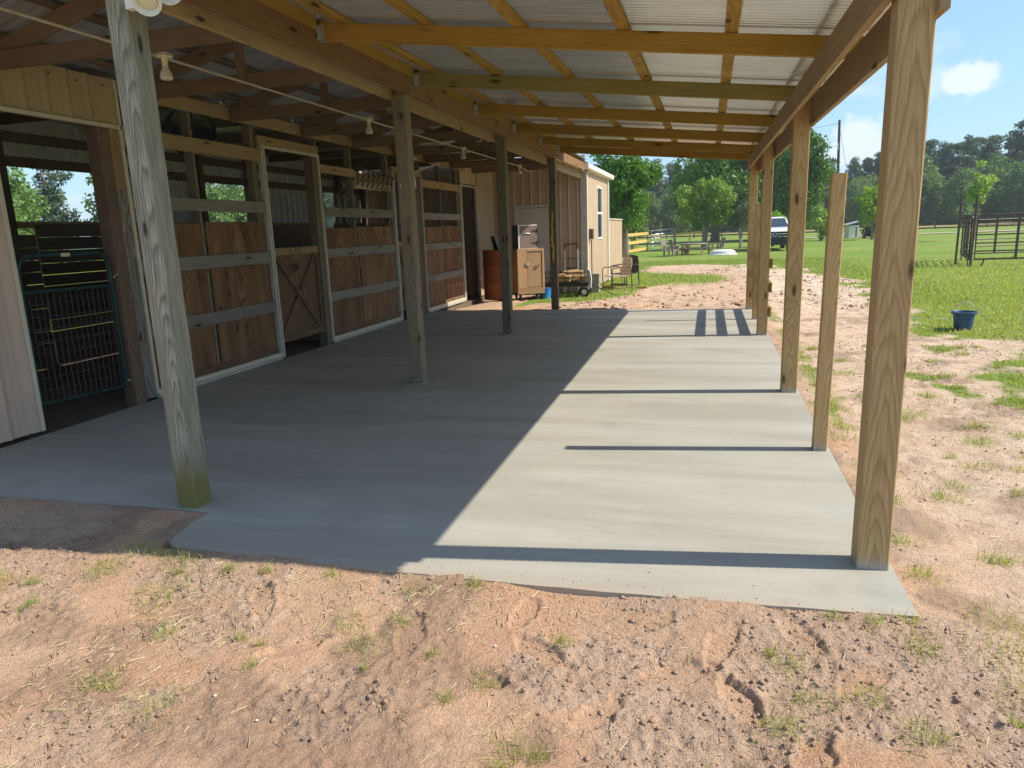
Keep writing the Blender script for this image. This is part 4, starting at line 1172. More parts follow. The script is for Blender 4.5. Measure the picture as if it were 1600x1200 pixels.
# ------------------------------------------------------------------ old steel chairs
def chair(pos, rz, label, seatm, framem):
    t = thing('patio_chair', label, 'chair', pos, rz, 'old steel chairs beside the metal building')
    m = MB()
    for s in (-.27, .27):
        m.tube([(s, -.26, 0), (s, -.28, .55), (s, -.24, .60), (s, .22, .62), (s, .30, .58), (s * .95, .36, .0)], .016, 6)
        m.tube([(s, -.26, .05), (s, .34, .05)], .014, 6)
    m.tube([(-.27, -.26, .07), (.27, -.26, .07)], .03, 6)
    lmb(t, 'chair_frame', m, framem, True)
    m = MB(); m.prism([(-.25, .36), (.25, .36), (.25, .385), (-.25, .385)], -.24, .22); lmb(t, 'seat', m, seatm)
    m = MB(); P = [(-.24, .38), (.24, .38), (.25, .70), (.20, .86), (.0, .90), (-.20, .86), (-.25, .70)]
    m.prism(P, -.008, .008, Matrix.Translation((0, .24, 0)) @ Matrix.Rotation(-.16, 4, 'X')); b_ = lmb(t, 'backrest', m, seatm)
    m = MB()
    for i in range(3):
        for j in range(4): m.lathe([(0, -.003), (.016, -.003), (.016, .003), (0, .003)], 8, Matrix.Translation((-.12 + i * .12, .24 - .0105 + (.50 + j * .09) * .158 - .002, .50 + j * .09)) @ Matrix.Rotation(PI / 2, 4, 'X'))
    link('punched_holes', m.mesh('punched_holes'), MAT['iron'], b_, Matrix(), local=True)
    return t
chair((-3.16, 16.55, -.07), math.radians(-52), 'rusty old steel armchair on the grass by the sunny metal wall', MAT['chairtan'], MAT['rust'])
chair((-3.05, 17.6, -.07), math.radians(-30), 'black framed steel chair behind the rusty armchair', MAT['iron'], MAT['iron'])
board('fallen_plank', (-2.62, 16.72, -.03), (-2.30, 16.60, -.02), .14, .03, MAT['pine'], None, label='short orange plank lying on the grass edge near the chairs', cat='plank')

# ------------------------------------------------------------------ blue feed bucket on the lawn edge
fb = thing('feed_bucket', 'dark blue feed bucket with wire handle on the lawn edge', 'bucket', (3.0, 8.62, -.06))
Mx = Matrix.Translation((3.0, 8.62, -.06))
m = MB(); m.lathe([(0, 0), (.115, 0), (.120, .004), (.145, .225), (.172, .228), (.176, .24), (.174, .255), (.158, .257), (.148, .245), (.118, .012), (0, .012)], 36, Mx); m.build('bucket_body', MAT['blue'], fb, True)
m = MB(); m.tube([Mx @ Vector((.152, 0, .23)), Mx @ Vector((.150, 0, .29)), Mx @ Vector((.125, 0, .34)), Mx @ Vector((.06, 0, .385)), Mx @ Vector((.01, 0, .41)), Mx @ Vector((-.05, 0, .388)), Mx @ Vector((-.12, 0, .335)), Mx @ Vector((-.150, 0, .285)), Mx @ Vector((-.152, 0, .23))], .0045, 6); m.build('bucket_handle', MAT['galv'], fb, True)
m = MB()
for s in (-1, 1): m.box(Vector((3.0 + s * .152 - .012, 8.60, .16)), Vector((3.0 + s * .152 + .012, 8.64, .205)))
m.build('handle_lug', MAT['blue'], fb)

# ------------------------------------------------------------------ yellow fence, gate and yard furniture
yf = thing('yellow_fence', 'yellow three-board fence section behind the yard tree', 'fence', (-5.1, 43.5, 0))
for t_ in (0, .5, 1.): board('post', (-5.75 + .95 * t_, 41.4 + 5.8 * t_, -.1), (-5.75 + .95 * t_, 41.4 + 5.8 * t_, 1.35 if t_ < 1 else 1.8), .10, .10, MAT['yellow' if t_ < 1 else 'bench'], yf)
for z in (.12, .62, 1.12): board('rail', (-5.69, 41.3, z), (-4.72, 47.2, z + .02), .03, .19, MAT['yellow'], yf)
gg = thing('pasture_gate', 'galvanised five-bar pasture gate beside the yellow fence', 'gate', (-3.6, 44, 0))
m = MB(); m.tube([(-4.55, 47.3, .0), (-4.55, 47.3, 1.3), (-3.2, 48.2, 1.38), (-3.2, 48.2, .08)], .035, 7, closed=True); m.build('gate_frame', MAT['galv'], gg, True)
for k in range(4):
    m = MB(); z = .26 + k * .26; m.tube([(-4.55, 47.3, z), (-3.2, 48.2, z + .08)], .028, 6); m.build('bar', MAT['galv'], gg, True)
rf = thing('rail_fence', 'grey post fence with one pale top rail behind the picnic table', 'fence', (-2, 44.5, 0))
for x, z in ((-3.0, 1.45), (-1.1, 1.8)): board('post', (x, 47.9, -.1), (x, 47.9, z), .16, .16, MAT['bench'], rf)
board('rail', (-2.9, 47.8, 1.0), (-1.18, 47.8, 1.12), .04, .14, MAT['yellow'], rf)
board('brace', (-2.0, 47.85, 0), (-2.0, 47.85, 1.0), .09, .09, MAT['yellow'], rf)
pt = thing('picnic_table', 'weathered round-ended picnic table on the lawn', 'table', (-1.55, 39.6, -.07))
m = MB(); m.lathe([(0, .56), (.72, .56), (.74, .58), (.74, .62), (.72, .635), (0, .635)], 20); lmb(pt, 'tabletop', m, MAT['bench'])
for a in (-.45, .45):
    m = MB()
    for s in (-1, 1): m.box((-.05, -.03, 0), (.05, .03, .72), Matrix.Translation((a, s * .28, 0)) @ Matrix.Rotation(s * .55, 4, 'X'))
    lmb(pt, 'leg', m, MAT['bench'])
for s in (-1, 1):
    m = MB(); m.box((-.8, s * .815 - .135, .34), (.8, s * .815 + .135, .385)); lmb(pt, 'bench_seat', m, MAT['bench'])
def lawn_chair(pos, rz, label):
    t = thing('lawn_chair', label, 'chair', pos, rz, 'wooden lawn chairs by the picnic table')
    m = MB(); m.box((-.3, -.3, .3), (.3, .3, .345)); lmb(t, 'seat', m, MAT['bench'])
    m = MB()
    for i in range(5): m.box((-.30 + i * .122, -.012, .33), (-.19 + i * .122, .012, .92), Matrix.Translation((0, .28, 0)) @ Matrix.Rotation(-.25, 4, 'X'))
    lmb(t, 'backrest', m, MAT['bench'])
    for sx in (-.29, .29):
        m = MB(); m.box((sx - .03, -.32, 0), (sx + .03, -.24, .52)); m.box((sx - .03, .22, 0), (sx + .03, .30, .5)); m.box((sx - .06, -.36, .52), (sx + .06, .32, .555)); lmb(t, 'arm', m, MAT['bench'])
lawn_chair((-2.75, 37.9, -.07), math.radians(65), 'weathered wooden lawn chair left of the picnic table, nearest the gate')
lawn_chair((-2.35, 39.0, -.07), math.radians(110), 'weathered wooden lawn chair close beside the picnic table')
lawn_chair((-.35, 40.6, -.07), math.radians(-70), 'weathered wooden lawn chair on the far side of the picnic table')
tb = MB(); tb.lathe([(0, .30), (.30, .29), (.40, .22), (.44, .06), (.50, .04), (.50, 0), (0, 0)], 24, Matrix.Translation((.05, 38.2, -.08)) @ Matrix.Scale(1.55, 4, (1, 0, 0)))
_set(tb.build('stock_tub', MAT['tub'], None, True), 'long low white tub upturned on the lawn right of the picnic table', 'tub')
fp = MB()
for k in range(16):
    a = random.uniform(0, 6.28); r_ = random.uniform(0, .16)
    fp.box((-2.05 + r_ * math.cos(a), 41.2 + r_ * math.sin(a), .22 + random.uniform(0, .18)), (-1.98 + r_ * math.cos(a), 41.27 + r_ * math.sin(a), .30 + random.uniform(0, .18)))
pl = thing('flower_pot', 'pot of red flowers behind the lawn chairs', 'flowers', (-2.0, 41.2, -.07))
fp.build('blossoms', MAT['red'], pl)
m = MB(); m.lathe([(0, -.07), (.14, -.07), (.2, .2), (.0, .2)], 14, Matrix.Translation((-2.0, 41.2, 0))); m.build('pot', MAT['drum'], pl)

# far wire fence posts
for k in range(18):
    x = -6 + k * 3.4; y = 92 + k * 1.2
    o = board('fence_post', (x, y, -.1), (x, y, 1.4), .14, .14, MAT['utility'], None)
    _set(o, 'dark wooden fence post along the far field edge', 'post', 'fence posts along the far field')
# ------------------------------------------------------------------ corral panels
def panel(p0, p1, label, legs=True):
    t = thing('corral_fence', label, 'corral fence', ((p0[0] + p1[0]) / 2, (p0[1] + p1[1]) / 2, 0), 0, 'brown pipe corral panels')
    a = Vector((*p0, 0)); b = Vector((*p1, 0)); L = (b - a).length; d = (b - a) / L
    m = MB()
    m.tube([a + Vector((0, 0, .16)), a + Vector((0, 0, 1.50)), a + d * .08 + Vector((0, 0, 1.58)), b - d * .08 + Vector((0, 0, 1.58)), b + Vector((0, 0, 1.50)), b + Vector((0, 0, .16))], .030, 7, closed=True)
    m.build('panel_frame', MAT['corral'], t, True)
    for z in (.42, .68, .95, 1.22, 1.40):
        m = MB(); m.tube([a + Vector((0, 0, z)), b + Vector((0, 0, z))], .024, 6); m.build('rail', MAT['corral'], t)
    for k in range(1, 3):
        m = MB(); p = a + d * L * k / 3; m.box((p.x - .035, p.y - .02, .16), (p.x + .035, p.y + .02, 1.58)); m.build('stile', MAT['corral'], t)
    for p in (a + d * .3, b - d * .3):
        m = MB(); m.tube([p + Vector((0, 0, .16)), p + d * -.08 + Vector((0, 0, -.1))], .024, 6); m.build('foot', MAT['corral'], t)
panel((7.75, 23.6), (11.4, 23.9), 'brown pipe corral panel facing the camera at the right edge of the lawn')
panel((11.5, 23.9), (15.2, 24.1), 'brown pipe corral panel continuing beyond the right edge')
panel((7.62, 23.7), (8.45, 27.3), 'brown pipe corral panel seen end on at the corral corner')
panel((8.5, 27.5), (12.2, 28.6), 'brown pipe corral panel at the back of the corral')
panel((12.3, 28.6), (15.9, 29.4), 'brown pipe corral panel at the back right of the corral')
gp = thing('corral_gate_frame', 'tall brown pipe gate frame rising above the corral corner', 'gate frame', (7.6, 24, 0))
for x, y in ((7.62, 23.5), (7.50, 24.6)):
    m = MB(); m.tube([(x, y, -.1), (x + .02, y, 2.22)], .038, 7); m.build('upright', MAT['corral'], gp, True)
m = MB(); m.tube([(7.62, 23.5, 1.58), (7.62, 24.6, 1.58)], .03, 7); m.build('cross_bar', MAT['corral'], gp)

# ------------------------------------------------------------------ pickup truck
TKX, TKY = 2.98, 41.4
tk = thing('pickup_truck', 'white pickup truck with black grille parked on the lawn facing the barn', 'truck', (TKX, TKY, -.08))
def tb_(name, m, mat, par=tk, smooth=False): return link(name, m.mesh(name, smooth), mat, par, Matrix(), local=True)
# body: lofted cross-sections along y (front is -y)
def loft(secs):
    """secs: list of (y, [(x,z)...]) with equal counts"""
    m = MB(); n = len(secs[0][1])
    v = [(x, y, z) for y, P in secs for x, z in P]
    f = [tuple(range(n - 1, -1, -1)), tuple((len(secs) - 1) * n + i for i in range(n))]
    for s in range(len(secs) - 1):
        for i in range(n):
            j = (i + 1) % n
            f.append((s * n + i, s * n + j, (s + 1) * n + j, (s + 1) * n + i))
    return m.add(v, f)
def sec(hw, z0, z1, r=.12, tw=None):
    tw = tw or hw * .96
    return [(-hw, z0), (hw, z0), (hw + .01, (z0 + z1) * .5), (tw, z1 - r * .4), (tw - r, z1), (-tw + r, z1), (-tw, z1 - r * .4), (-hw - .01, (z0 + z1) * .5)]
bd = tb_('body', loft([(0.0, sec(.90, .62, 1.12)), (.12, sec(.97, .50, 1.20)), (.5, sec(1.0, .45, 1.26)), (1.45, sec(1.0, .45, 1.32)), (1.5, sec(1.0, .45, 1.34)), (5.6, sec(1.0, .5, 1.36))]), MAT['truckwhite'], smooth=True)
tb_('cab', loft([(1.45, sec(.93, 1.30, 1.36, .04, .90)), (2.25, sec(.92, 1.3, 1.90, .12, .76)), (2.5, sec(.92, 1.3, 1.97, .14, .76)), (3.6, sec(.92, 1.3, 1.95, .14, .76)), (3.9, sec(.92, 1.3, 1.40, .04, .86))]), MAT['truckwhite'], smooth=True)
m = MB(); m.add([(-.84, 1.50, 1.405), (.84, 1.50, 1.405), (.70, 2.16, 1.865), (-.70, 2.16, 1.865)], [(0, 1, 2, 3)])
for v_ in range(4):
    x, y, z = m.v[v_]; m.v[v_] = (x, y - .035, z + .03)
m.v += [(x, y + .03, z - .03) for x, y, z in m.v[:4]]; m.f += [(7, 6, 5, 4), (0, 4, 5, 1), (1, 5, 6, 2), (2, 6, 7, 3), (3, 7, 4, 0)]
tb_('windscreen', m, MAT['glassdark'])
m = MB(); m.box((-.80, -.03, .72), (.80, .02, 1.13)); gr_ = tb_('grille', m, MAT['black'])
m = MB()
for z in (.84, .99):
    m.box((-.78, -.05, z - .018), (-.16, -.03, z + .018)); m.box((.16, -.05, z - .018), (.78, -.03, z + .018))
link('grille_bar', m.mesh('grille_bar'), MAT['chrome'], gr_, Matrix(), local=True)
m = MB(); m.tube([(.115 * math.cos(t), -.055, .95 + .115 * math.sin(t)) for t in np.linspace(0, 2 * PI, 21)[:-1]], .014, 6, closed=True)
m.tube([(-.07, -.055, 1.02), (-.03, -.055, .93), (0, -.055, .99), (.03, -.055, .93), (.07, -.055, 1.02)], .010, 5)
m.tube([(-.05, -.055, .97), (-.03, -.055, .87), (0, -.055, .93), (.03, -.055, .87), (.05, -.055, .97)], .009, 5)
link('round_emblem', m.mesh('round_emblem'), MAT['chrome'], gr_, Matrix(), local=True)
for s in (-1, 1):
    m = MB(); m.prism([(s * .74, .92), (s * .97, .95), (s * .95, 1.10), (s * .74, 1.12)], -.02, .12); tb_('headlight', m, MAT['chrome'])
    m = MB(); m.box((s * .55 - .09, -.10, .50), (s * .55 + .09, -.06, .58)); tb_('fog_lamp', m, MAT['chrome'])
    m = MB(); m.box((s * 1.03 - .03, 1.6, 1.34), (s * 1.03 + .03, 1.7, 1.38)); m.box((s * 1.12 - .10, 1.58, 1.33), (s * 1.12 + .10, 1.68, 1.52)); tb_('mirror', m, MAT['black'])
    for y in (.95, 4.6):
        W_ = Matrix.Translation((s * .86, y, .38)) @ Matrix.Rotation(PI / 2, 4, 'Y')
        m = MB(); m.lathe([(.2, -.12), (.36, -.12), (.38, -.08), (.38, .08), (.36, .12), (.2, .12)], 22, W_); w_ = tb_('wheel', m, MAT['rubber'], smooth=True)
        m = MB(); m.lathe([(0, -.10), (.2, -.09), (.21, 0), (.2, .09), (0, .10)], 18, W_); link('rim', m.mesh('rim', True), MAT['galv'], w_, Matrix(), local=True)
m = MB(); m.prism([(-.98, .36), (.98, .36), (.98, .66), (.90, .71), (-.90, .71), (-.98, .66)], -.12, .10); bp_ = tb_('bumper', m, MAT['black'])
m = MB()
for s in (-.42, .42): m.tube([(s, -.16, .35), (s, -.17, .95)], .03, 6)
m.tube([(-.42, -.17, .80), (.42, -.17, .80)], .03, 6); link('bull_bar', m.mesh('bull_bar', True), MAT['black'], bp_, Matrix(), local=True)

# ------------------------------------------------------------------ utility pole, little stand
up_ = thing('utility_pole', 'dark wooden utility pole with a grey transformer rising above the far trees', 'utility pole', (11.4, 75, 0))
m = MB(); m.tube([(11.5, 75, -.3), (11.2, 75, 11.0)], [.17, .11], 9); m.build('pole', MAT['utility'], up_, True)
m = MB(); m.lathe([(0, 6.1), (.26, 6.12), (.28, 6.2), (.28, 7.05), (.24, 7.12), (0, 7.15)], 16, Matrix.Translation((10.9, 74.9, 0))); tr_ = m.build('transformer', MAT['transformer'], up_, True)
m = MB()
for dx in (-.1, .1): m.tube([(10.9 + dx, 74.9, 7.1), (10.9 + dx, 74.9, 7.45)], .035, 6)
m.build('bushing', MAT['utility'], tr_)
m = MB(); m.box((11.0, 74.9, 6.4), (11.3, 75, 6.5)); m.box((11.12, 74.8, 8.2), (11.22, 74.9, 8.9)); m.build('bracket', MAT['galv'], up_)
for k, (z0, z1, x1, y1) in enumerate(((10.7, 9.6, -30, 62), (8.6, 7.0, -30, 62), (10.5, 1.2, 14.0, 80))):
    w_ = MB(); a = Vector((11.22, 75, z0)); b = Vector((x1, y1, z1)); pts = []
    for i in range(13):
        t = i / 12; p = a.lerp(b, t); p.z -= (1.6 * 4 * t * (1 - t) if k < 2 else 0); pts.append(p)
    w_.tube(pts, .016, 4); w_.build('wire', MAT['utility'], up_)
st = thing('yard_stand', 'small whitewashed stand with a pale blue sheet on top beyond the lawn', 'stand', (11.1, 64.5, 0), .2)
m = MB(); m.box((-.45, -.5, 0), (.40, .5, 1.05)); lmb(st, 'stand_body', m, MAT['tub'])
m = MB(); m.prism([(-.75, 1.08), (.9, 1.45), (.9, 1.50), (-.75, 1.13)], -.7, .7); lmb(st, 'cover_sheet', m, MAT['transformer'])
m = MB(); m.box((.1, -.51, .1), (.2, -.50, .9)); lmb(st, 'dark_streak', m, MAT['iron'])  # narrow dark upright strip on the front face
m = MB(); m.lathe([(.42, -.3), (.60, -.3), (.62, 0), (.60, .3), (.42, .3)], 20, Matrix.Translation((12.6, 64.6, .1)) @ Matrix.Rotation(PI / 2 - .2, 4, 'X'))
_set(m.build('old_tyre', MAT['rubber'], None, True), 'big dark tyre half sunk in weeds right of the whitewashed stand', 'tyre')
# ------------------------------------------------------------------ ground sheet
rs = np.random.RandomState(5)
PRINTS = [(-.95, -.62, .5, .15, .065), (-.62, -.70, 1.2, .14, .06), (-.78, -.88, .3, .15, .065), (-.30, -.60, 2.2, .14, .06), (-1.32, -.86, 2.6, .15, .06),
          (-1.55, -1.10, .4, .15, .065), (-.55, -1.02, 2.0, .15, .06), (-1.05, -1.16, .9, .14, .06), (-1.9, -.86, 1.9, .15, .065), (-.12, -.82, .8, .14, .06),
          (-2.35, -1.05, .7, .15, .06), (-1.45, -.62, 1.4, .13, .055), (.28, -.30, 2.4, .14, .06), (-2.7, -.75, 2.2, .15, .06), (-.35, -1.3, 1.3, .15, .06), (.45, .55, .6, .15, .06)]
XB = ([-6, 0, 2, 3.2, 4.5, 6.2, 7.6, 8.6, 12, 16, 20, 24, 27, 30, 31], [3.4, 2.6, 2.0, 1.9, 2.0, 2.9, 3.1, 2.2, 2.7, 3.1, 2.8, 2.0, .8, -2.5, -60])
XL_ = ([11.5, 12.6, 13.6, 15, 17, 19, 22, 24, 28, 30], [-5.6, -4.6, -3.0, -2.7, -2.2, -1.2, -1.4, -3.2, -3.0, 2])
def grass_field(x, y):
    n = fbm(x * 1.1, y * .9, 3, 2) - .5
    n2 = fbm(x * 3.1, y * 2.6, 3, 9) - .5
    xb = np.interp(y, *XB); xl = np.interp(y, *XL_)
    wide = np.clip(.45 + .05 * np.abs(y), .5, 1.6)
    r = sstep(-.6, .6, (x - xb - .25) / wide + 2.2 * n + 1.7 * n2)
    l = np.where(y > 12.2, sstep(-.5, .5, (xl - x) / .5 + 1.6 * n + 1.2 * n2), 0)
    l = np.where((x < -5.0) & (y < 15.4), 0, l)
    # thin patches in the trampled ground
    p = sstep(.16, .34, fbm(x * 1.7, y * 1.4, 3, 21) - .5 + .35 * n2) * np.where((x > .2) & (y > .6), .75, .0) * np.where(y < 10, 1, .5)
    island = np.exp(-(((x + 1.2) / 1.1) ** 2 + ((y - 20) / 2.2) ** 2)) * 1.1
    strip = np.exp(-((x - .42) / .16) ** 2) * sstep(2, 5, y) * (y < 11) * .6 * (n2 > -.12)
    g = np.maximum.reduce([r, l, p, island, strip])
    g = np.where(x < -10.2, 1, g)
    return np.clip(g, 0, 1)
def dark_field(x, y):
    f = fbm(x * 2.2 + 9, y * 2.2, 4, 81)
    w = np.where(y < -.3, .35 + .65 * sstep(-.7, -1.5, y) * sstep(-3.6, -1.2, x), .35) * (y < 30)
    return sstep(.50, .70, f + .10 * (w - .5)) * np.where(y < 10, 1, .55)
def slab_dist(x, y):
    def rect(x0, y0, x1, y1):
        dx = np.maximum(np.maximum(x0 - x, x - x1), 0); dy = np.maximum(np.maximum(y0 - y, y - y1), 0)
        o = np.hypot(dx, dy)
        i = np.minimum(np.minimum(x - x0, x1 - x), np.minimum(y - y0, y1 - y))
        return np.where(o > 0, o, -i)
    return np.minimum(np.minimum(rect(-3.6, -.42, .165, 10.98), rect(-6.4, .03, -3.5, 10.98)), rect(-10, -.3, -6.3, 15.3))
def ground(x, y, fine=True):
    d = slab_dist(x, y)
    crumb = sstep(.44, .59, fbm(x * 2.6 + 3, y * 2.6, 4, 33))
    near = np.clip(1 - np.hypot(x + .7, y + 3.4) / 45, 0, 1)
    z = -.072 + (fbm(x * .55, y * .55, 3, 41) - .5) * .10 * near
    z = z + (fbm(x * 2.1, y * 2.1, 3, 44) - .5) * .052 * near
    rg = 1 - np.abs(2 * fbm(x * 4.5, y * 4.5, 3, 47) - 1)
    z = z + (rg - .8) * .018 * near
    smooth = np.ones_like(x)
    for (px, py, a, L, w) in PRINTS:
        m = np.hypot(x - px, y - py) < .4
        if not m.any(): continue
        u = (x[m] - px) * math.cos(a) + (y[m] - py) * math.sin(a); v = -(x[m] - px) * math.sin(a) + (y[m] - py) * math.cos(a)
        ww = w * (1 - .25 * np.clip(-u / L, 0, 1))
        q = np.sqrt((u / L) ** 2 + (v / ww) ** 2) + (vnoise(x[m] * 30, y[m] * 30, 3) - .5) * .45
        z[m] = z[m] - (.010 + .012 * ((px * 7.3) % 1)) * (1 - sstep(.82, 1.0, q)) * (1 + .3 * u / L) + .005 * np.exp(-((q - 1.15) / .14) ** 2)
        smooth[m] = np.minimum(smooth[m], .15 + .85 * sstep(.75, 1.1, q))
    if fine:
        r1 = 1 - np.abs(2 * fbm(x * 13, y * 13, 3, 51) - 1)
        dark = dark_field(x, y)
        c = (.12 + .75 * crumb + .7 * dark) * smooth
        z = z + c * ((r1 - .7) * .022 + (fbm(x * 30, y * 30, 3, 53) - .5) * .022 + (vnoise(x * 80, y * 80, 57) - .5) * .005)
    else:
        q = 1 - np.abs(2 * fbm(x * 2.6, y * 3.4, 3, 59) - 1)
        z = z + near * ((fbm(x * 5, y * 5, 2, 58) - .5) * .12 + (q - .7) * .10) * (y > 9.6) * (1 - .6 * grass_field(x, y))
    # meet the slab just under its edge, stay below it inside
    t = sstep(0, .5, np.abs(d))
    edge = -.004 + (fbm(x * 3, y * 3, 3, 61) - .5) * .022
    edge = np.where(x > .1, edge - .008, edge)
    z = np.where(d > -.03, z * t + (edge + (z + .072) * .55) * (1 - t), z)
    z = np.where(d < -.004, np.where(d > -.03, np.minimum(z, .004), np.minimum(z, -.02)) - .08 * sstep(.0, .05, -d) - .20 * (x < -6.5), z)
    return z, crumb * smooth
def grid_mesh(name, xs, ys, fine, cut=None, crop=None):
    X, Y = np.meshgrid(xs, ys)
    x = X.ravel().astype(np.float64); y = Y.ravel().astype(np.float64)
    z, cr = ground(x, y, fine)
    nx, ny = len(xs), len(ys)
    i = np.arange((ny - 1) * (nx - 1)); r, c = i // (nx - 1), i % (nx - 1)
    f = np.stack([r * nx + c, r * nx + c + 1, (r + 1) * nx + c + 1, (r + 1) * nx + c], 1)
    if cut:
        cx = (xs[c] + xs[c + 1]) / 2; cy = (ys[r] + ys[r + 1]) / 2
        keep = np.ones(len(f), bool)
        for (x0, y0, x1, y1) in cut: keep &= ~((cx > x0) & (cx < x1) & (cy > y0) & (cy < y1))
        f = f[keep]
    me = mesh_np(name, np.stack([x, y, z], 1), f, True)
    if len(me.vertices) == len(x):
        vcol(me, 'grass', grass_field(x, y)); vcol(me, 'crumb', cr); vcol(me, 'dark', dark_field(x, y)); vcol(me, 'pale', sstep(.1, .9, x) * (y < 40) + sstep(10.5, 12, y) * (x > -4) * .30)
    return me
def grow(a, b, s, k=1.12):
    o = [a]; d = s; sg = 1 if b > a else -1
    while (b - o[-1]) * sg > d: o.append(o[-1] + d * sg); d *= k
    o.append(b); return o
A = (-5.3, -2.6, 2.6, .2)
B = (.10, .2, 6.1, 9.8)
G_LABEL = 'trampled reddish dirt and lawn running out to the far field'
xa = np.linspace(A[0], A[2], 1000); ya = np.linspace(A[1], A[3], 370)
link('dirt_ground', grid_mesh('dirt_ground', xa, ya, True), MAT['ground'], label='bare reddish dirt with footprints in front of the slab', kind='structure')
xb_ = np.linspace(B[0], B[2], 270); yb_ = np.linspace(B[1], B[3], 330)
link('trodden_ground', grid_mesh('trodden_ground', xb_, yb_, True), MAT['ground'], label='sandy trodden ground right of the lean-to posts', kind='structure')
xs = sorted(set(grow(A[0], -700, .5, 1.25)[1:] + list(np.arange(A[0], A[2], .07)) + [A[0], B[0], A[2]] + list(np.arange(A[2], B[2], .08)) + grow(B[2], 700, .25, 1.16)))
ys = sorted(set(grow(A[1], -400, .8, 1.4)[1:] + list(np.linspace(A[1], A[3], 12)) + list(np.linspace(B[1], B[3], 40)) + list(np.arange(B[3], 27, .06)) + list(np.arange(27, 34, .15)) + grow(34, 1500, .35, 1.12)))
def dedupe(a, e=1e-3):
    o = [a[0]]
    for q in a[1:]:
        if q - o[-1] > e: o.append(q)
    return np.array(o)
xs, ys = dedupe(xs), dedupe(ys)
link('ground', grid_mesh('ground', xs, ys, False, [A, B]), MAT['ground'], label=G_LABEL, kind='structure')
# far hay field and lane
mf = NT('dry_field'); g_ = mf.geo()
mf.base(mf.mix(mf.ramp(mf.noise(g_, .25, 4., .6), (.35, 0.), (.65, 1.)), (.20, .19, .045), (.36, .27, .09))); mf.rough(1.)
m = MB(); m.add([(-90, 98, .10), (160, 118, .10), (190, 330, .30), (-120, 330, .30)], [(0, 1, 2, 3)]); m.build('hay_field', mf.m, None, label='dry yellowish field in front of the far trees', kind='structure')
ml = NT('lane'); ml.base(ml.mix(ml.noise(ml.geo(), 1.5, 4., .6), (.42, .34, .26), (.52, .44, .34))); ml.rough(1.)
m = MB(); P = [(-12, 66), (4, 70), (12, 71.5), (20, 74), (32, 77.5), (50, 84), (90, 100)]
v = []
for i, (x, y) in enumerate(P): v += [(x, y, -.02), (x - .3, y + 2.6 + .03 * i * i, -.02)]
m.add(v, [(2 * i, 2 * i + 2, 2 * i + 3, 2 * i + 1) for i in range(len(P) - 1)]); m.build('dirt_lane', ml.m, None, label='pale dirt lane crossing the lawn far behind', kind='structure')

# ------------------------------------------------------------------ grass blades, straw, clods
def blades_mesh(name, x, y, h, w, lean, tint, z=None):
    n = len(x)
    if z is None: z, _ = ground(x.copy(), y.copy(), True)
    a = rs.rand(n) * 2 * PI; t = rs.rand(n) * 2 * PI
    cx, cy = np.cos(t) * w / 2, np.sin(t) * w / 2
    lx, ly = np.cos(a) * lean * h, np.sin(a) * lean * h
    z0 = z - .006
    p0 = np.stack([x - cx, y - cy, z0], 1); p1 = np.stack([x + cx, y + cy, z0], 1)
    mx, my, mz = x + lx * .35, y + ly * .35, z + h * .6
    p2 = np.stack([mx + cx * .8, my + cy * .8, mz], 1); p3 = np.stack([mx - cx * .8, my - cy * .8, mz], 1)
    p4 = np.stack([x + lx, y + ly, z + h * np.sqrt(np.clip(1 - (lean * .75) ** 2, .05, 1))], 1)
    v = np.concatenate([p0, p1, p2, p3, p4], 0)
    i = np.arange(n)
    f = np.concatenate([np.stack([i, i + n, i + 2 * n], 1), np.stack([i, i + 2 * n, i + 3 * n], 1), np.stack([i + 3 * n, i + 2 * n, i + 4 * n], 1)], 0)
    me = mesh_np(name, v, f)
    vcol(me, 'tint', np.tile(tint, 5))
    return me
# lawn
def sample(n, x0, x1, y0, y1, thr=.5, pw=1.):
    x = rs.uniform(x0, x1, n); y = y0 + (y1 - y0) * rs.rand(n) ** pw
    g = grass_field(x, y); d = slab_dist(x, y)
    k = (rs.rand(n) < sstep(thr - .25, thr + .25, g)) & (d > .03)
    return x[k], y[k]
xx, yy_ = sample(190000, .25, 12, .7, 30, .55, 1.35)
k = rs.rand(len(xx)) < 1 - .85 * sstep(9, 29, yy_)
xx, yy_ = xx[k], yy_[k]
n = len(xx); dist = np.hypot(xx + .7, yy_ + 3.4)
h = rs.uniform(.025, .06, n) * np.where(grass_field(xx, yy_) > .85, 1.1, .75); w = .0035 + .0007 * dist * rs.uniform(.6, 1.2, n)
link('lawn_grass', blades_mesh('lawn_grass', xx, yy_, h, w, rs.uniform(.2, 1., n), np.clip(rs.normal(.5, .28, n), 0, 1)), MAT['blade'], label='short green lawn grass on the right and behind the slab', kind='stuff')
xx, yy_ = sample(45000, -4.6, 4.5, 12, 32, .5, .8)
n = len(xx); h = rs.uniform(.04, .10, n); w = rs.uniform(.010, .022, n)
link('yard_grass', blades_mesh('yard_grass', xx, yy_, h, w, rs.uniform(.2, .9, n), np.clip(rs.normal(.5, .28, n), 0, 1), np.full(n, -.075)), MAT['blade'], label='longer grass round the cart and chairs', kind='stuff')
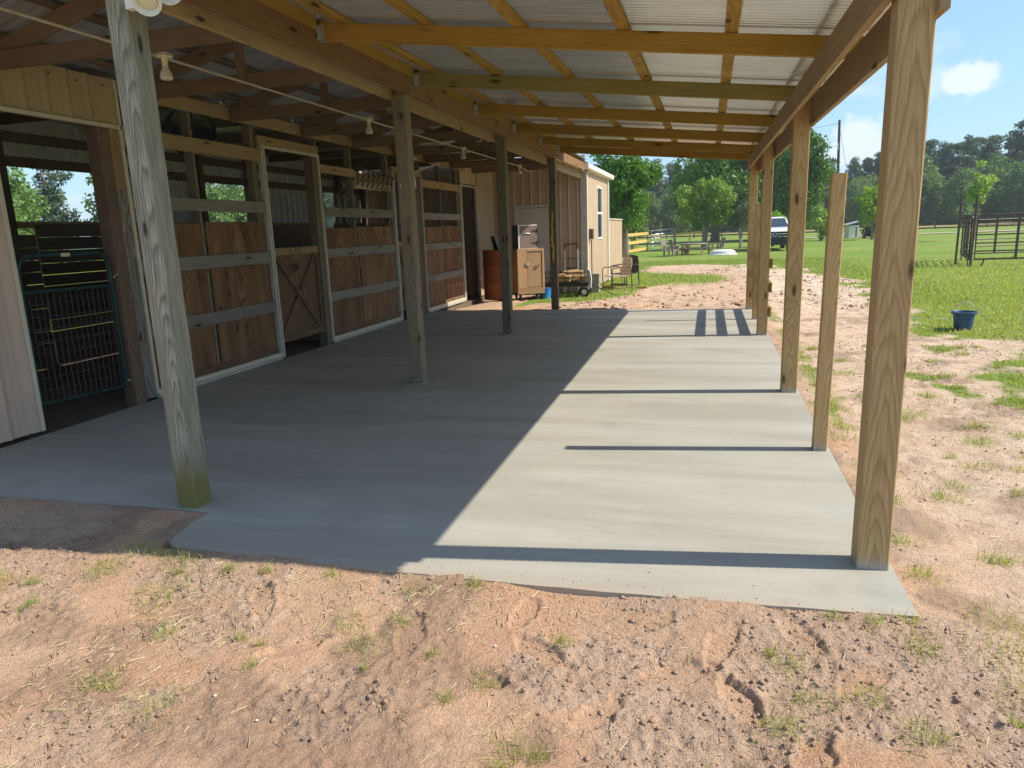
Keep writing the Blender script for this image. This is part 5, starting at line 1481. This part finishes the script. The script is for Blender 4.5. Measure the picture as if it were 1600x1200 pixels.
# tufts in the dirt
T = [(-4.2, -.82, .14), (-3.62, -.44, .16), (-3.45, -.50, .14), (-3.3, -.52, .10), (-3.7, -.66, .16), (-3.25, -.78, .20), (-3.0, -1.05, .10), (-2.2, -.86, .13), (-2.05, -.98, .13), (-1.98, -.58, .10), (-1.72, -.50, .07),
     (-2.62, -1.52, .16), (-3.0, -1.42, .11), (-1.25, -.80, .07), (-1.30, -1.42, .12), (-1.6, -1.22, .05), (-.36, -.78, .10), (-.30, -.98, .12), (-.42, -1.15, .12), (-.12, -.92, .10), (-.62, -1.42, .10), (-.45, -1.48, .10),
     (.02, -1.10, .12), (.12, -.62, .10), (.40, -.52, .26), (.55, -.32, .24), (.62, -.60, .3), (.45, -.80, .2), (.30, .02, .14), (.28, .42, .12), (.75, .35, .12), (.33, .98, .14), (.30, 1.30, .13), (.36, 1.62, .16), (.30, 2.3, .16), (.36, 2.7, .2), (.85, 1.45, .1), (-.02, -.50, .06), (-.16, -.47, .05), (.12, -.44, .06), (-3.0, -.58, .06), (-2.8, -.56, .05), (-2.45, -.53, .05), (.42, 3.3, .2), (1.3, 2.5, .16), (1.05, 3.3, .2)]
for k in range(22): T.append((rs.uniform(-4.6, .9), rs.uniform(-1.9, -.6), rs.uniform(.02, .07)))
for k in range(60): T.append((rs.uniform(.25, 2.6), rs.uniform(.2, 7), rs.uniform(.04, .16)))
px_, py_, hh, ww, tt = [], [], [], [], []
for (x, y, r) in T:
    k = int(20 + 700 * r * rs.uniform(.5, 1.1))
    px_.append(x + rs.normal(0, r * .42, k)); py_.append(y + rs.normal(0, r * .36, k)); hh.append(rs.uniform(.025, .075, k) * (.75 + r * 1.5)); ww.append(rs.uniform(.0014, .0032, k) * (1 + .12 * max(0, y + 1))); tt.append(np.clip(rs.normal(rs.uniform(.3, .8), .25, k), 0, 1))
px_, py_, hh, ww, tt = map(np.concatenate, (px_, py_, hh, ww, tt))
k = slab_dist(px_, py_) > .004
px_, py_, hh, ww, tt = px_[k], py_[k], hh[k], ww[k], tt[k]
link('grass_tufts', blades_mesh('grass_tufts', px_, py_, hh, ww, rs.uniform(.3, 1.15, len(px_)), tt), MAT['blade'], label='thin green tufts of grass sprouting from the dirt', kind='stuff')
# dry straw lying about
n = 24000
n += 5000
x = np.concatenate([rs.uniform(-5, 2.2, 14000), rs.uniform(.2, 4.5, 10000), rs.uniform(-5, 4, 5000)]); y = np.concatenate([rs.uniform(-2.1, -.45, 14000), rs.uniform(-.5, 9, 10000), rs.uniform(11.1, 24, 5000)])
k = (slab_dist(x, y) > .01) & (rs.rand(n) < .06 + .45 * sstep(.47, .64, fbm(x * 1.3, y * 1.3, 3, 71)))
x, y = x[k], y[k]; n = len(x)
z, _ = ground(x.copy(), y.copy(), True)
L = rs.uniform(.015, .06, n) * (1 + .10 * np.maximum(0, y)); wd_ = rs.uniform(.0004, .0011, n) * (1 + .35 * np.maximum(0, y + .5)); a = rs.rand(n) * PI
ux, uy = np.cos(a) * L / 2, np.sin(a) * L / 2; vx, vy = -np.sin(a) * wd_, np.cos(a) * wd_
dz = rs.uniform(-.25, .25, n) * L
v = np.concatenate([np.stack([x - ux - vx, y - uy - vy, z + .004 - dz / 2], 1), np.stack([x + ux - vx, y + uy - vy, z + .006 + dz / 2], 1), np.stack([x + ux + vx, y + uy + vy, z + .008 + dz / 2], 1), np.stack([x - ux + vx, y - uy + vy, z + .006 - dz / 2], 1)])
i = np.arange(n); me = mesh_np('dry_straw', v, np.stack([i, i + n, i + 2 * n, i + 3 * n], 1)); vcol(me, 'tint', np.tile(rs.rand(n), 4))
link('dry_straw', me, MAT['straw'], label='bits of dry straw and dead grass on the dirt', kind='stuff')
# clods of dirt
t = (1 + 5 ** .5) / 2
ICO = np.array([(-1, t, 0), (1, t, 0), (-1, -t, 0), (1, -t, 0), (0, -1, t), (0, 1, t), (0, -1, -t), (0, 1, -t), (t, 0, -1), (t, 0, 1), (-t, 0, -1), (-t, 0, 1)]) / math.sqrt(1 + t * t)
ICF = np.array([(0, 11, 5), (0, 5, 1), (0, 1, 7), (0, 7, 10), (0, 10, 11), (1, 5, 9), (5, 11, 4), (11, 10, 2), (10, 7, 6), (7, 1, 8), (3, 9, 4), (3, 4, 2), (3, 2, 6), (3, 6, 8), (3, 8, 9), (4, 9, 5), (2, 4, 11), (6, 2, 10), (8, 6, 7), (9, 8, 1)])
OCV = np.array([(1, 0, 0), (-1, 0, 0), (0, 1, 0), (0, -1, 0), (0, 0, 1), (0, 0, -1)], float)
OCF = np.array([(0, 2, 4), (2, 1, 4), (1, 3, 4), (3, 0, 4), (2, 0, 5), (1, 2, 5), (3, 1, 5), (0, 3, 5)])
def lumps(name, x, y, r, mat, sink=.3, V=ICO, F=ICF, **k):
    n = len(x); z, _ = ground(x.copy(), y.copy(), True)
    z = np.where(slab_dist(x, y) < .0, 0, z)
    nv = len(V)
    v = V[None] * (r[:, None] * rs.uniform(.65, 1.3, (n, nv)))[..., None]
    v = v * rs.uniform(.55, 1.4, (n, 1, 3)) * np.array([1, 1, .8])
    v = v + np.stack([x, y, z + r * (1 - 2 * sink) * .6], 1)[:, None]
    f = (F[None] + nv * np.arange(n)[:, None, None]).reshape(-1, 3)
    me = mesh_np(name, v.reshape(-1, 3), f, False)
    vcol(me, 'grass', np.zeros(n * nv)); vcol(me, 'crumb', np.repeat(.4 + .6 * rs.rand(n), nv)); vcol(me, 'dark', np.repeat(.35 * dark_field(x, y), nv)); vcol(me, 'pale', np.repeat(.5 * (x > .2) + 0., nv))
    return link(name, me, mat, **k)
n = 150000
x = np.concatenate([rs.uniform(-5.2, 2.2, 120000), rs.uniform(.2, 4, n - 120000)]); y = np.concatenate([rs.uniform(-2.2, -.4, 120000), rs.uniform(-.4, 8, n - 120000)])
cr_ = fbm(x * 2.6 + 3, y * 2.6, 4, 33)
k = (slab_dist(x, y) > .0) & (rs.rand(n) < .04 + .85 * sstep(.475, .55, cr_))
x, y = x[k], y[k]
r = .0011 + .0019 * rs.rand(len(x)) ** 2 + .010 * rs.rand(len(x)) ** 26 + .0005 * np.maximum(0, y)
b_ = r > .0036 + .0005 * np.maximum(0, y)
lumps('dirt_clods', x[b_], y[b_], r[b_], MAT['ground'], label='loose clods of dirt', kind='stuff')
lumps('dirt_crumbs', x[~b_], y[~b_], r[~b_], MAT['ground'], .3, OCV, OCF, label='fine loose crumbs of dirt', kind='stuff')
xq = rs.uniform(-4, 4.5, 9000); yq = rs.uniform(11.1, 25, 9000); k = (grass_field(xq, yq) < .4) & (rs.rand(9000) < .12 + .88 * sstep(.46, .6, fbm(xq * 1.3, yq * 1.3, 3, 88)))
lumps('rough_clods', xq[k], yq[k], .010 + .045 * rs.rand(k.sum()) ** 3, MAT['ground'], .3, OCV, OCF, label='rough clods of dirt behind the slab', kind='stuff')
x = np.concatenate([rs.uniform(-3.4, .15, 50), rs.uniform(-4.5, .1, 25)]); y = np.concatenate([-.41 + rs.exponential(.07, 50), rs.uniform(.2, 3.5, 25)])
lumps('slab_crumbs', x, y, rs.uniform(.0015, .0045, len(x)), MAT['ground'], .1, label='small crumbs of dirt scattered on the slab', kind='stuff')
for (px, py, r) in ((-3.05, -1.02, .02), (-2.45, -1.42, .014), (-2.2, -1.52, .012), (-1.52, -.86, .013), (.58, 1.1, .02)):
    lumps('pale_pebble', np.array([px]), np.array([py]), np.array([r * .6]), MAT['pebble'], .15, label='small pale pebble lying on the foreground dirt', cat='pebble', group='pale pebbles in the dirt')

# ------------------------------------------------------------------ trees
def leaf_mesh(name, clusters, n, size, seed, flat=1., aspect=.55, shell=.45):
    R = np.random.RandomState(seed)
    C = np.array([c[:3] for c in clusters]); r = np.array([c[3] for c in clusters])
    p = r ** 2 / (r ** 2).sum()
    ci = R.choice(len(r), n, p=p)
    d = R.normal(size=(n, 3)); d /= np.linalg.norm(d, axis=1)[:, None]
    rr = r[ci] * (shell + (1 - shell) * R.rand(n) ** .6) * R.uniform(.8, 1.12, n)
    pos = C[ci] + d * rr[:, None] * np.array([1, 1, flat])
    nr = d * .5 + R.normal(size=(n, 3)) * .6 + np.array([0, 0, .35]); nr /= np.linalg.norm(nr, axis=1)[:, None]
    t = np.cross(nr, R.normal(size=(n, 3))); t /= np.linalg.norm(t, axis=1)[:, None]
    b = np.cross(nr, t)
    s = size * R.uniform(.6, 1.35, n)[:, None]
    v = np.concatenate([pos - t * s, pos - b * s * aspect + nr * s * .12, pos + t * s, pos + b * s * aspect + nr * s * .12])
    i = np.arange(n)
    me = mesh_np(name, v, np.stack([i, i + n, i + 2 * n, i + 3 * n], 1))
    ct_ = R.rand(len(r))
    tint = np.clip(.15 + .45 * ct_[ci] + .35 * R.rand(n), 0, 1)
    vcol(me, 'tint', np.tile(tint, 4))
    return me
def crown_clusters(R, cx, cy, cz, rx, rz, k, rc):
    out = []
    for _ in range(k):
        d = R.normal(size=3); d /= np.linalg.norm(d); q = R.rand() ** .45 * .9
        out.append((cx + d[0] * rx * q, cy + d[1] * rx * q, cz + d[2] * rz * q, rc * R.uniform(.65, 1.25)))
    return out
def trunk_mesh(name, R, H, r0, clusters, multi=1, spread=.3, limbs=7):
    m = MB()
    for s in range(multi):
        a = 2 * PI * s / max(1, multi) + R.rand(); b = spread if multi > 1 else .12
        pts = [(0.06 * math.cos(a) * (multi > 1), .06 * math.sin(a) * (multi > 1), -.15)]
        for i in range(1, 7):
            f = i / 6; pts.append((math.cos(a) * b * f * H * .5 + R.uniform(-.04, .04) * H * .2, math.sin(a) * b * f * H * .5 + R.uniform(-.04, .04) * H * .2, f * H))
        m.tube(pts, [r0 * (1.25 if i == 0 else 1 - .8 * i / 6) for i in range(7)], 8)
        for c in [clusters[j] for j in R.choice(len(clusters), min(limbs, len(clusters)), replace=False)]:
            q = Vector(pts[R.randint(2, 6)]); e = Vector(c[:3]); mid = q.lerp(e, .5) + Vector((0, 0, .08 * (e - q).length))
            m.tube([q, mid, e], [r0 * .38, r0 * .22, r0 * .08], 5)
    return m.mesh(name, True)
def tree(label, base, H, r0, crown, k, rc, nleaf, leaf, mat, bark, seed, multi=1, group=None, name='tree', flat=1., spread=.3, cat='tree', shell=.45, aspect=.55):
    R = np.random.RandomState(seed)
    cz, rx, rz = crown
    cl = crown_clusters(R, 0, 0, cz, rx, rz, k, rc)
    t = thing(name, label, cat, base, 0, group)
    link('trunk', trunk_mesh('trunk', R, H, r0, cl, multi, spread), MAT[bark], t, Matrix(), local=True)
    link('crown', leaf_mesh('crown', cl, nleaf, leaf, seed + 1, flat, aspect, shell), MAT[mat], t, Matrix(), local=True)
    return t
tree('dark leafy yard tree with a thick trunk behind the metal building', (-5.45, 38.2, -.08), 5.2, .27, (4.3, 2.0, 2.9), 46, .62, 17000, .085, 'leafoak', 'bark', 101)
tree('pale green many-stemmed small tree behind the picnic table', (-.97, 48.5, -.08), 3.4, .075, (3.1, 2.15, 1.9), 40, .5, 9500, .085, 'leafbright', 'barkpale', 102, 4, spread=.25)
tree('thin greyish many-stemmed shrub tree left of the white truck', (1.35, 48.0, -.08), 3.2, .055, (2.7, 1.0, 1.5), 22, .42, 2600, .075, 'leafgrey', 'barkpale', 103, 5, spread=.22)
tree('big dark oak behind the pale green small tree', (-.2, 70, -.08), 8., .4, (6.2, 5.0, 4.2), 70, 1.15, 14000, .17, 'leafoak', 'bark', 104)
tree('second big dark oak behind the truck and the far lean-to posts', (5.2, 72, -.08), 8., .4, (5.6, 4.2, 4.6), 60, 1.1, 12000, .17, 'leafoak', 'bark', 105)
tree('tall broad oak rising between the lean-to posts right of the truck', (6.95, 66, -.08), 9., .30, (5.3, 2.2, 4.5), 60, .95, 13000, .15, 'leafoak', 'barkpale', 106, 3, spread=.18)
tree('small bright green tree between the short post and the nearest lean-to post', (11.9, 60.5, -.08), 3.6, .07, (2.7, 1.35, 1.5), 24, .48, 5000, .10, 'leaflime', 'bark', 107, 2)
tree('bright lime green bush showing above the truck roof', (3.6, 50.5, -.08), 1.9, .05, (1.6, 1.2, .9), 18, .42, 3200, .085, 'leaflime', 'bark', 108, 4, name='bush', cat='bush')
tree('low bright tree under the oak left of the short post', (8.3, 62, -.08), 2.0, .06, (1.5, 1.2, 1.2), 14, .5, 2000, .11, 'leafbright', 'bark', 109, 3, name='bush', cat='bush')
tree('olive bush in the weeds by the whitewashed stand', (13.3, 65.5, -.08), 1.2, .05, (.75, 1.3, .6), 14, .4, 1800, .10, 'leafgrey', 'bark', 110, 3, name='bush', cat='bush')
tree('slender light green sapling behind the yellow fence', (-6.3, 52, -.08), 3., .05, (1.7, 1.1, 1.3), 16, .4, 2600, .09, 'leafbright', 'bark', 111, 2)
tree('thin young tree behind the corral corner', (16.5, 52, -.08), 5.2, .07, (3.6, 1.0, 1.9), 16, .38, 1500, .11, 'leafbright', 'bark', 112)
# woodland: shared meshes, one object per tree
VAR = {'broad': [], 'pine': []}
for s in range(4):
    R = np.random.RandomState(200 + s)
    cl = crown_clusters(R, 0, 0, 5.4, 3.1, 3.8, 60, 1.0) + crown_clusters(R, 0, 0, 2.0, 3.1, 1.9, 36, .95)
    VAR['broad'].append((trunk_mesh('trunk', R, 7., .22, cl), leaf_mesh('crown', cl, 9500, .19, 300 + s)))
for s in range(4):
    R = np.random.RandomState(220 + s)
    cl = []
    for _ in range(40):
        f = R.rand() ** .8; z = 4.0 + f * 9.; rad = (1 - f) * 2.1 + .55; a = R.rand() * 2 * PI; q = R.uniform(.25, 1.)
        cl.append((math.cos(a) * rad * q, math.sin(a) * rad * q, z, R.uniform(.55, .95)))
    for _ in range(34):
        f = R.rand(); a = R.rand() * 2 * PI; q = R.rand() * 2.3; cl.append((math.cos(a) * q, math.sin(a) * q, .8 + f * 5.5, .95))
    VAR['pine'].append((trunk_mesh('trunk', R, 13., .20, cl), leaf_mesh('crown', cl, 8500, .20, 320 + s, .6, .34)))
def place_of(x, y):
    d = Vector((x + .6983, y + 3.3946, 0)); f = d.dot(fw); p = 800 + 1112 * d.dot(r2) / max(f, 1)
    for lim, t in ((1165, 'left of the far lean-to posts'), (1242, 'behind the white truck'), (1300, 'left of the short post'), (1372, 'between the short post and the nearest lean-to post'), (1470, 'just right of the nearest lean-to post'), (1600, 'above the corral')):
        if p < lim: return t
    return 'beyond the right edge of the corral'
def wood_tree(kind, x, y, H, label, group, mat, seed):
    if 'far' in group:
        w_ = place_of(x, y); label = label.replace('in front of', 'before') + ', ' + w_; group = group + ' ' + w_
    R = np.random.RandomState(seed)
    tm, cm = VAR[kind][R.randint(4)]
    s = H / (9.6 if kind == 'broad' else 13.8)
    t = thing({'broad': 'broadleaf_tree', 'pine': 'pine_tree'}[kind], label, 'tree', (x, y, -.1), R.rand() * 6.28, group)
    Ms = Matrix.Scale(s, 4)
    link('trunk', tm, MAT['bark'], t, Ms, local=True)
    link('crown', cm, mat, t, Ms, local=True)
k = 0
RW = np.random.RandomState(77)
for row, (y0, dx) in enumerate(((144, 3.9), (154, 3.7), (165, 4.2))):
    x = -34.
    while x < 84:
        H = np.interp(x, [-34, -8, 10, 24, 40, 60, 84], [13.5, 14.5, 14.8, 12.5, 15.5, 18.5, 19]) * RW.uniform(.93, 1.05) + row * .5
        wood_tree('pine', x + RW.uniform(-1.6, 1.6), y0 + RW.uniform(-4, 4) + .06 * x, H, 'tall dark pine in the far treeline', 'pines in the far treeline', MAT['leafpine'], 500 + k)
        k += 1; x += dx * RW.uniform(.75, 1.25)
x = -26.
while x < 74:
    H = np.interp(x, [-26, 6, 20, 40, 74], [8.5, 7.5, 8.5, 11.5, 12]) * RW.uniform(.8, 1.15)
    wood_tree('broad', x, 128 + RW.uniform(-7, 7) + .06 * x, H, 'leafy tree in front of the far pines', 'leafy trees along the far field', MAT['leaffar'], 600 + k)
    k += 1; x += RW.uniform(2.6, 4.6)
# undergrowth closing the wood at ground level
R = np.random.RandomState(91)
cl = [(x + R.uniform(-2, 2), 136 + .06 * x + R.uniform(-5, 14), R.uniform(.6, 5.0), R.uniform(1.3, 2.4)) for x in np.arange(-40, 92, .55)]
link('woodland_undergrowth', leaf_mesh('woodland_undergrowth', cl, 46000, .30, 92), MAT['leafpine'], label='dark undergrowth closing the wood behind the far field', kind='stuff')
for i, y in enumerate(np.linspace(24, 110, 30)):
    kind = 'pine' if i % 4 == 2 else 'broad'
    H = (RW.uniform(6.6, 9.4) if kind == 'broad' else RW.uniform(9.5, 12)) * (1 + max(0, y - 50) * .004)
    wood_tree(kind, -46 - RW.uniform(-4, 6) - .12 * (y - 24), y, H, 'leafy tree seen through the stall windows' if kind == 'broad' else 'pine seen through the stall windows', 'trees beyond the stall windows', MAT['leafwin'] if kind == 'broad' else MAT['leafpine'], 700 + i)

# ------------------------------------------------------------------ thin air haze
hm = bpy.data.materials.new('air_haze'); hm.use_nodes = True
ht_ = hm.node_tree
for n_ in list(ht_.nodes): ht_.nodes.remove(n_)
ho = ht_.nodes.new('ShaderNodeOutputMaterial'); hv = ht_.nodes.new('ShaderNodeVolumePrincipled')
hv.inputs['Color'].default_value = (.86, .93, 1.0, 1); hv.inputs['Density'].default_value = .00055
ht_.links.new(hv.outputs[0], ho.inputs['Volume'])
m = MB(); m.box((-1650, -1000, -2.5), (1650, 1700, 24)); m.build('haze', hm, None, label='thin pale haze in the air over the yard', kind='stuff')
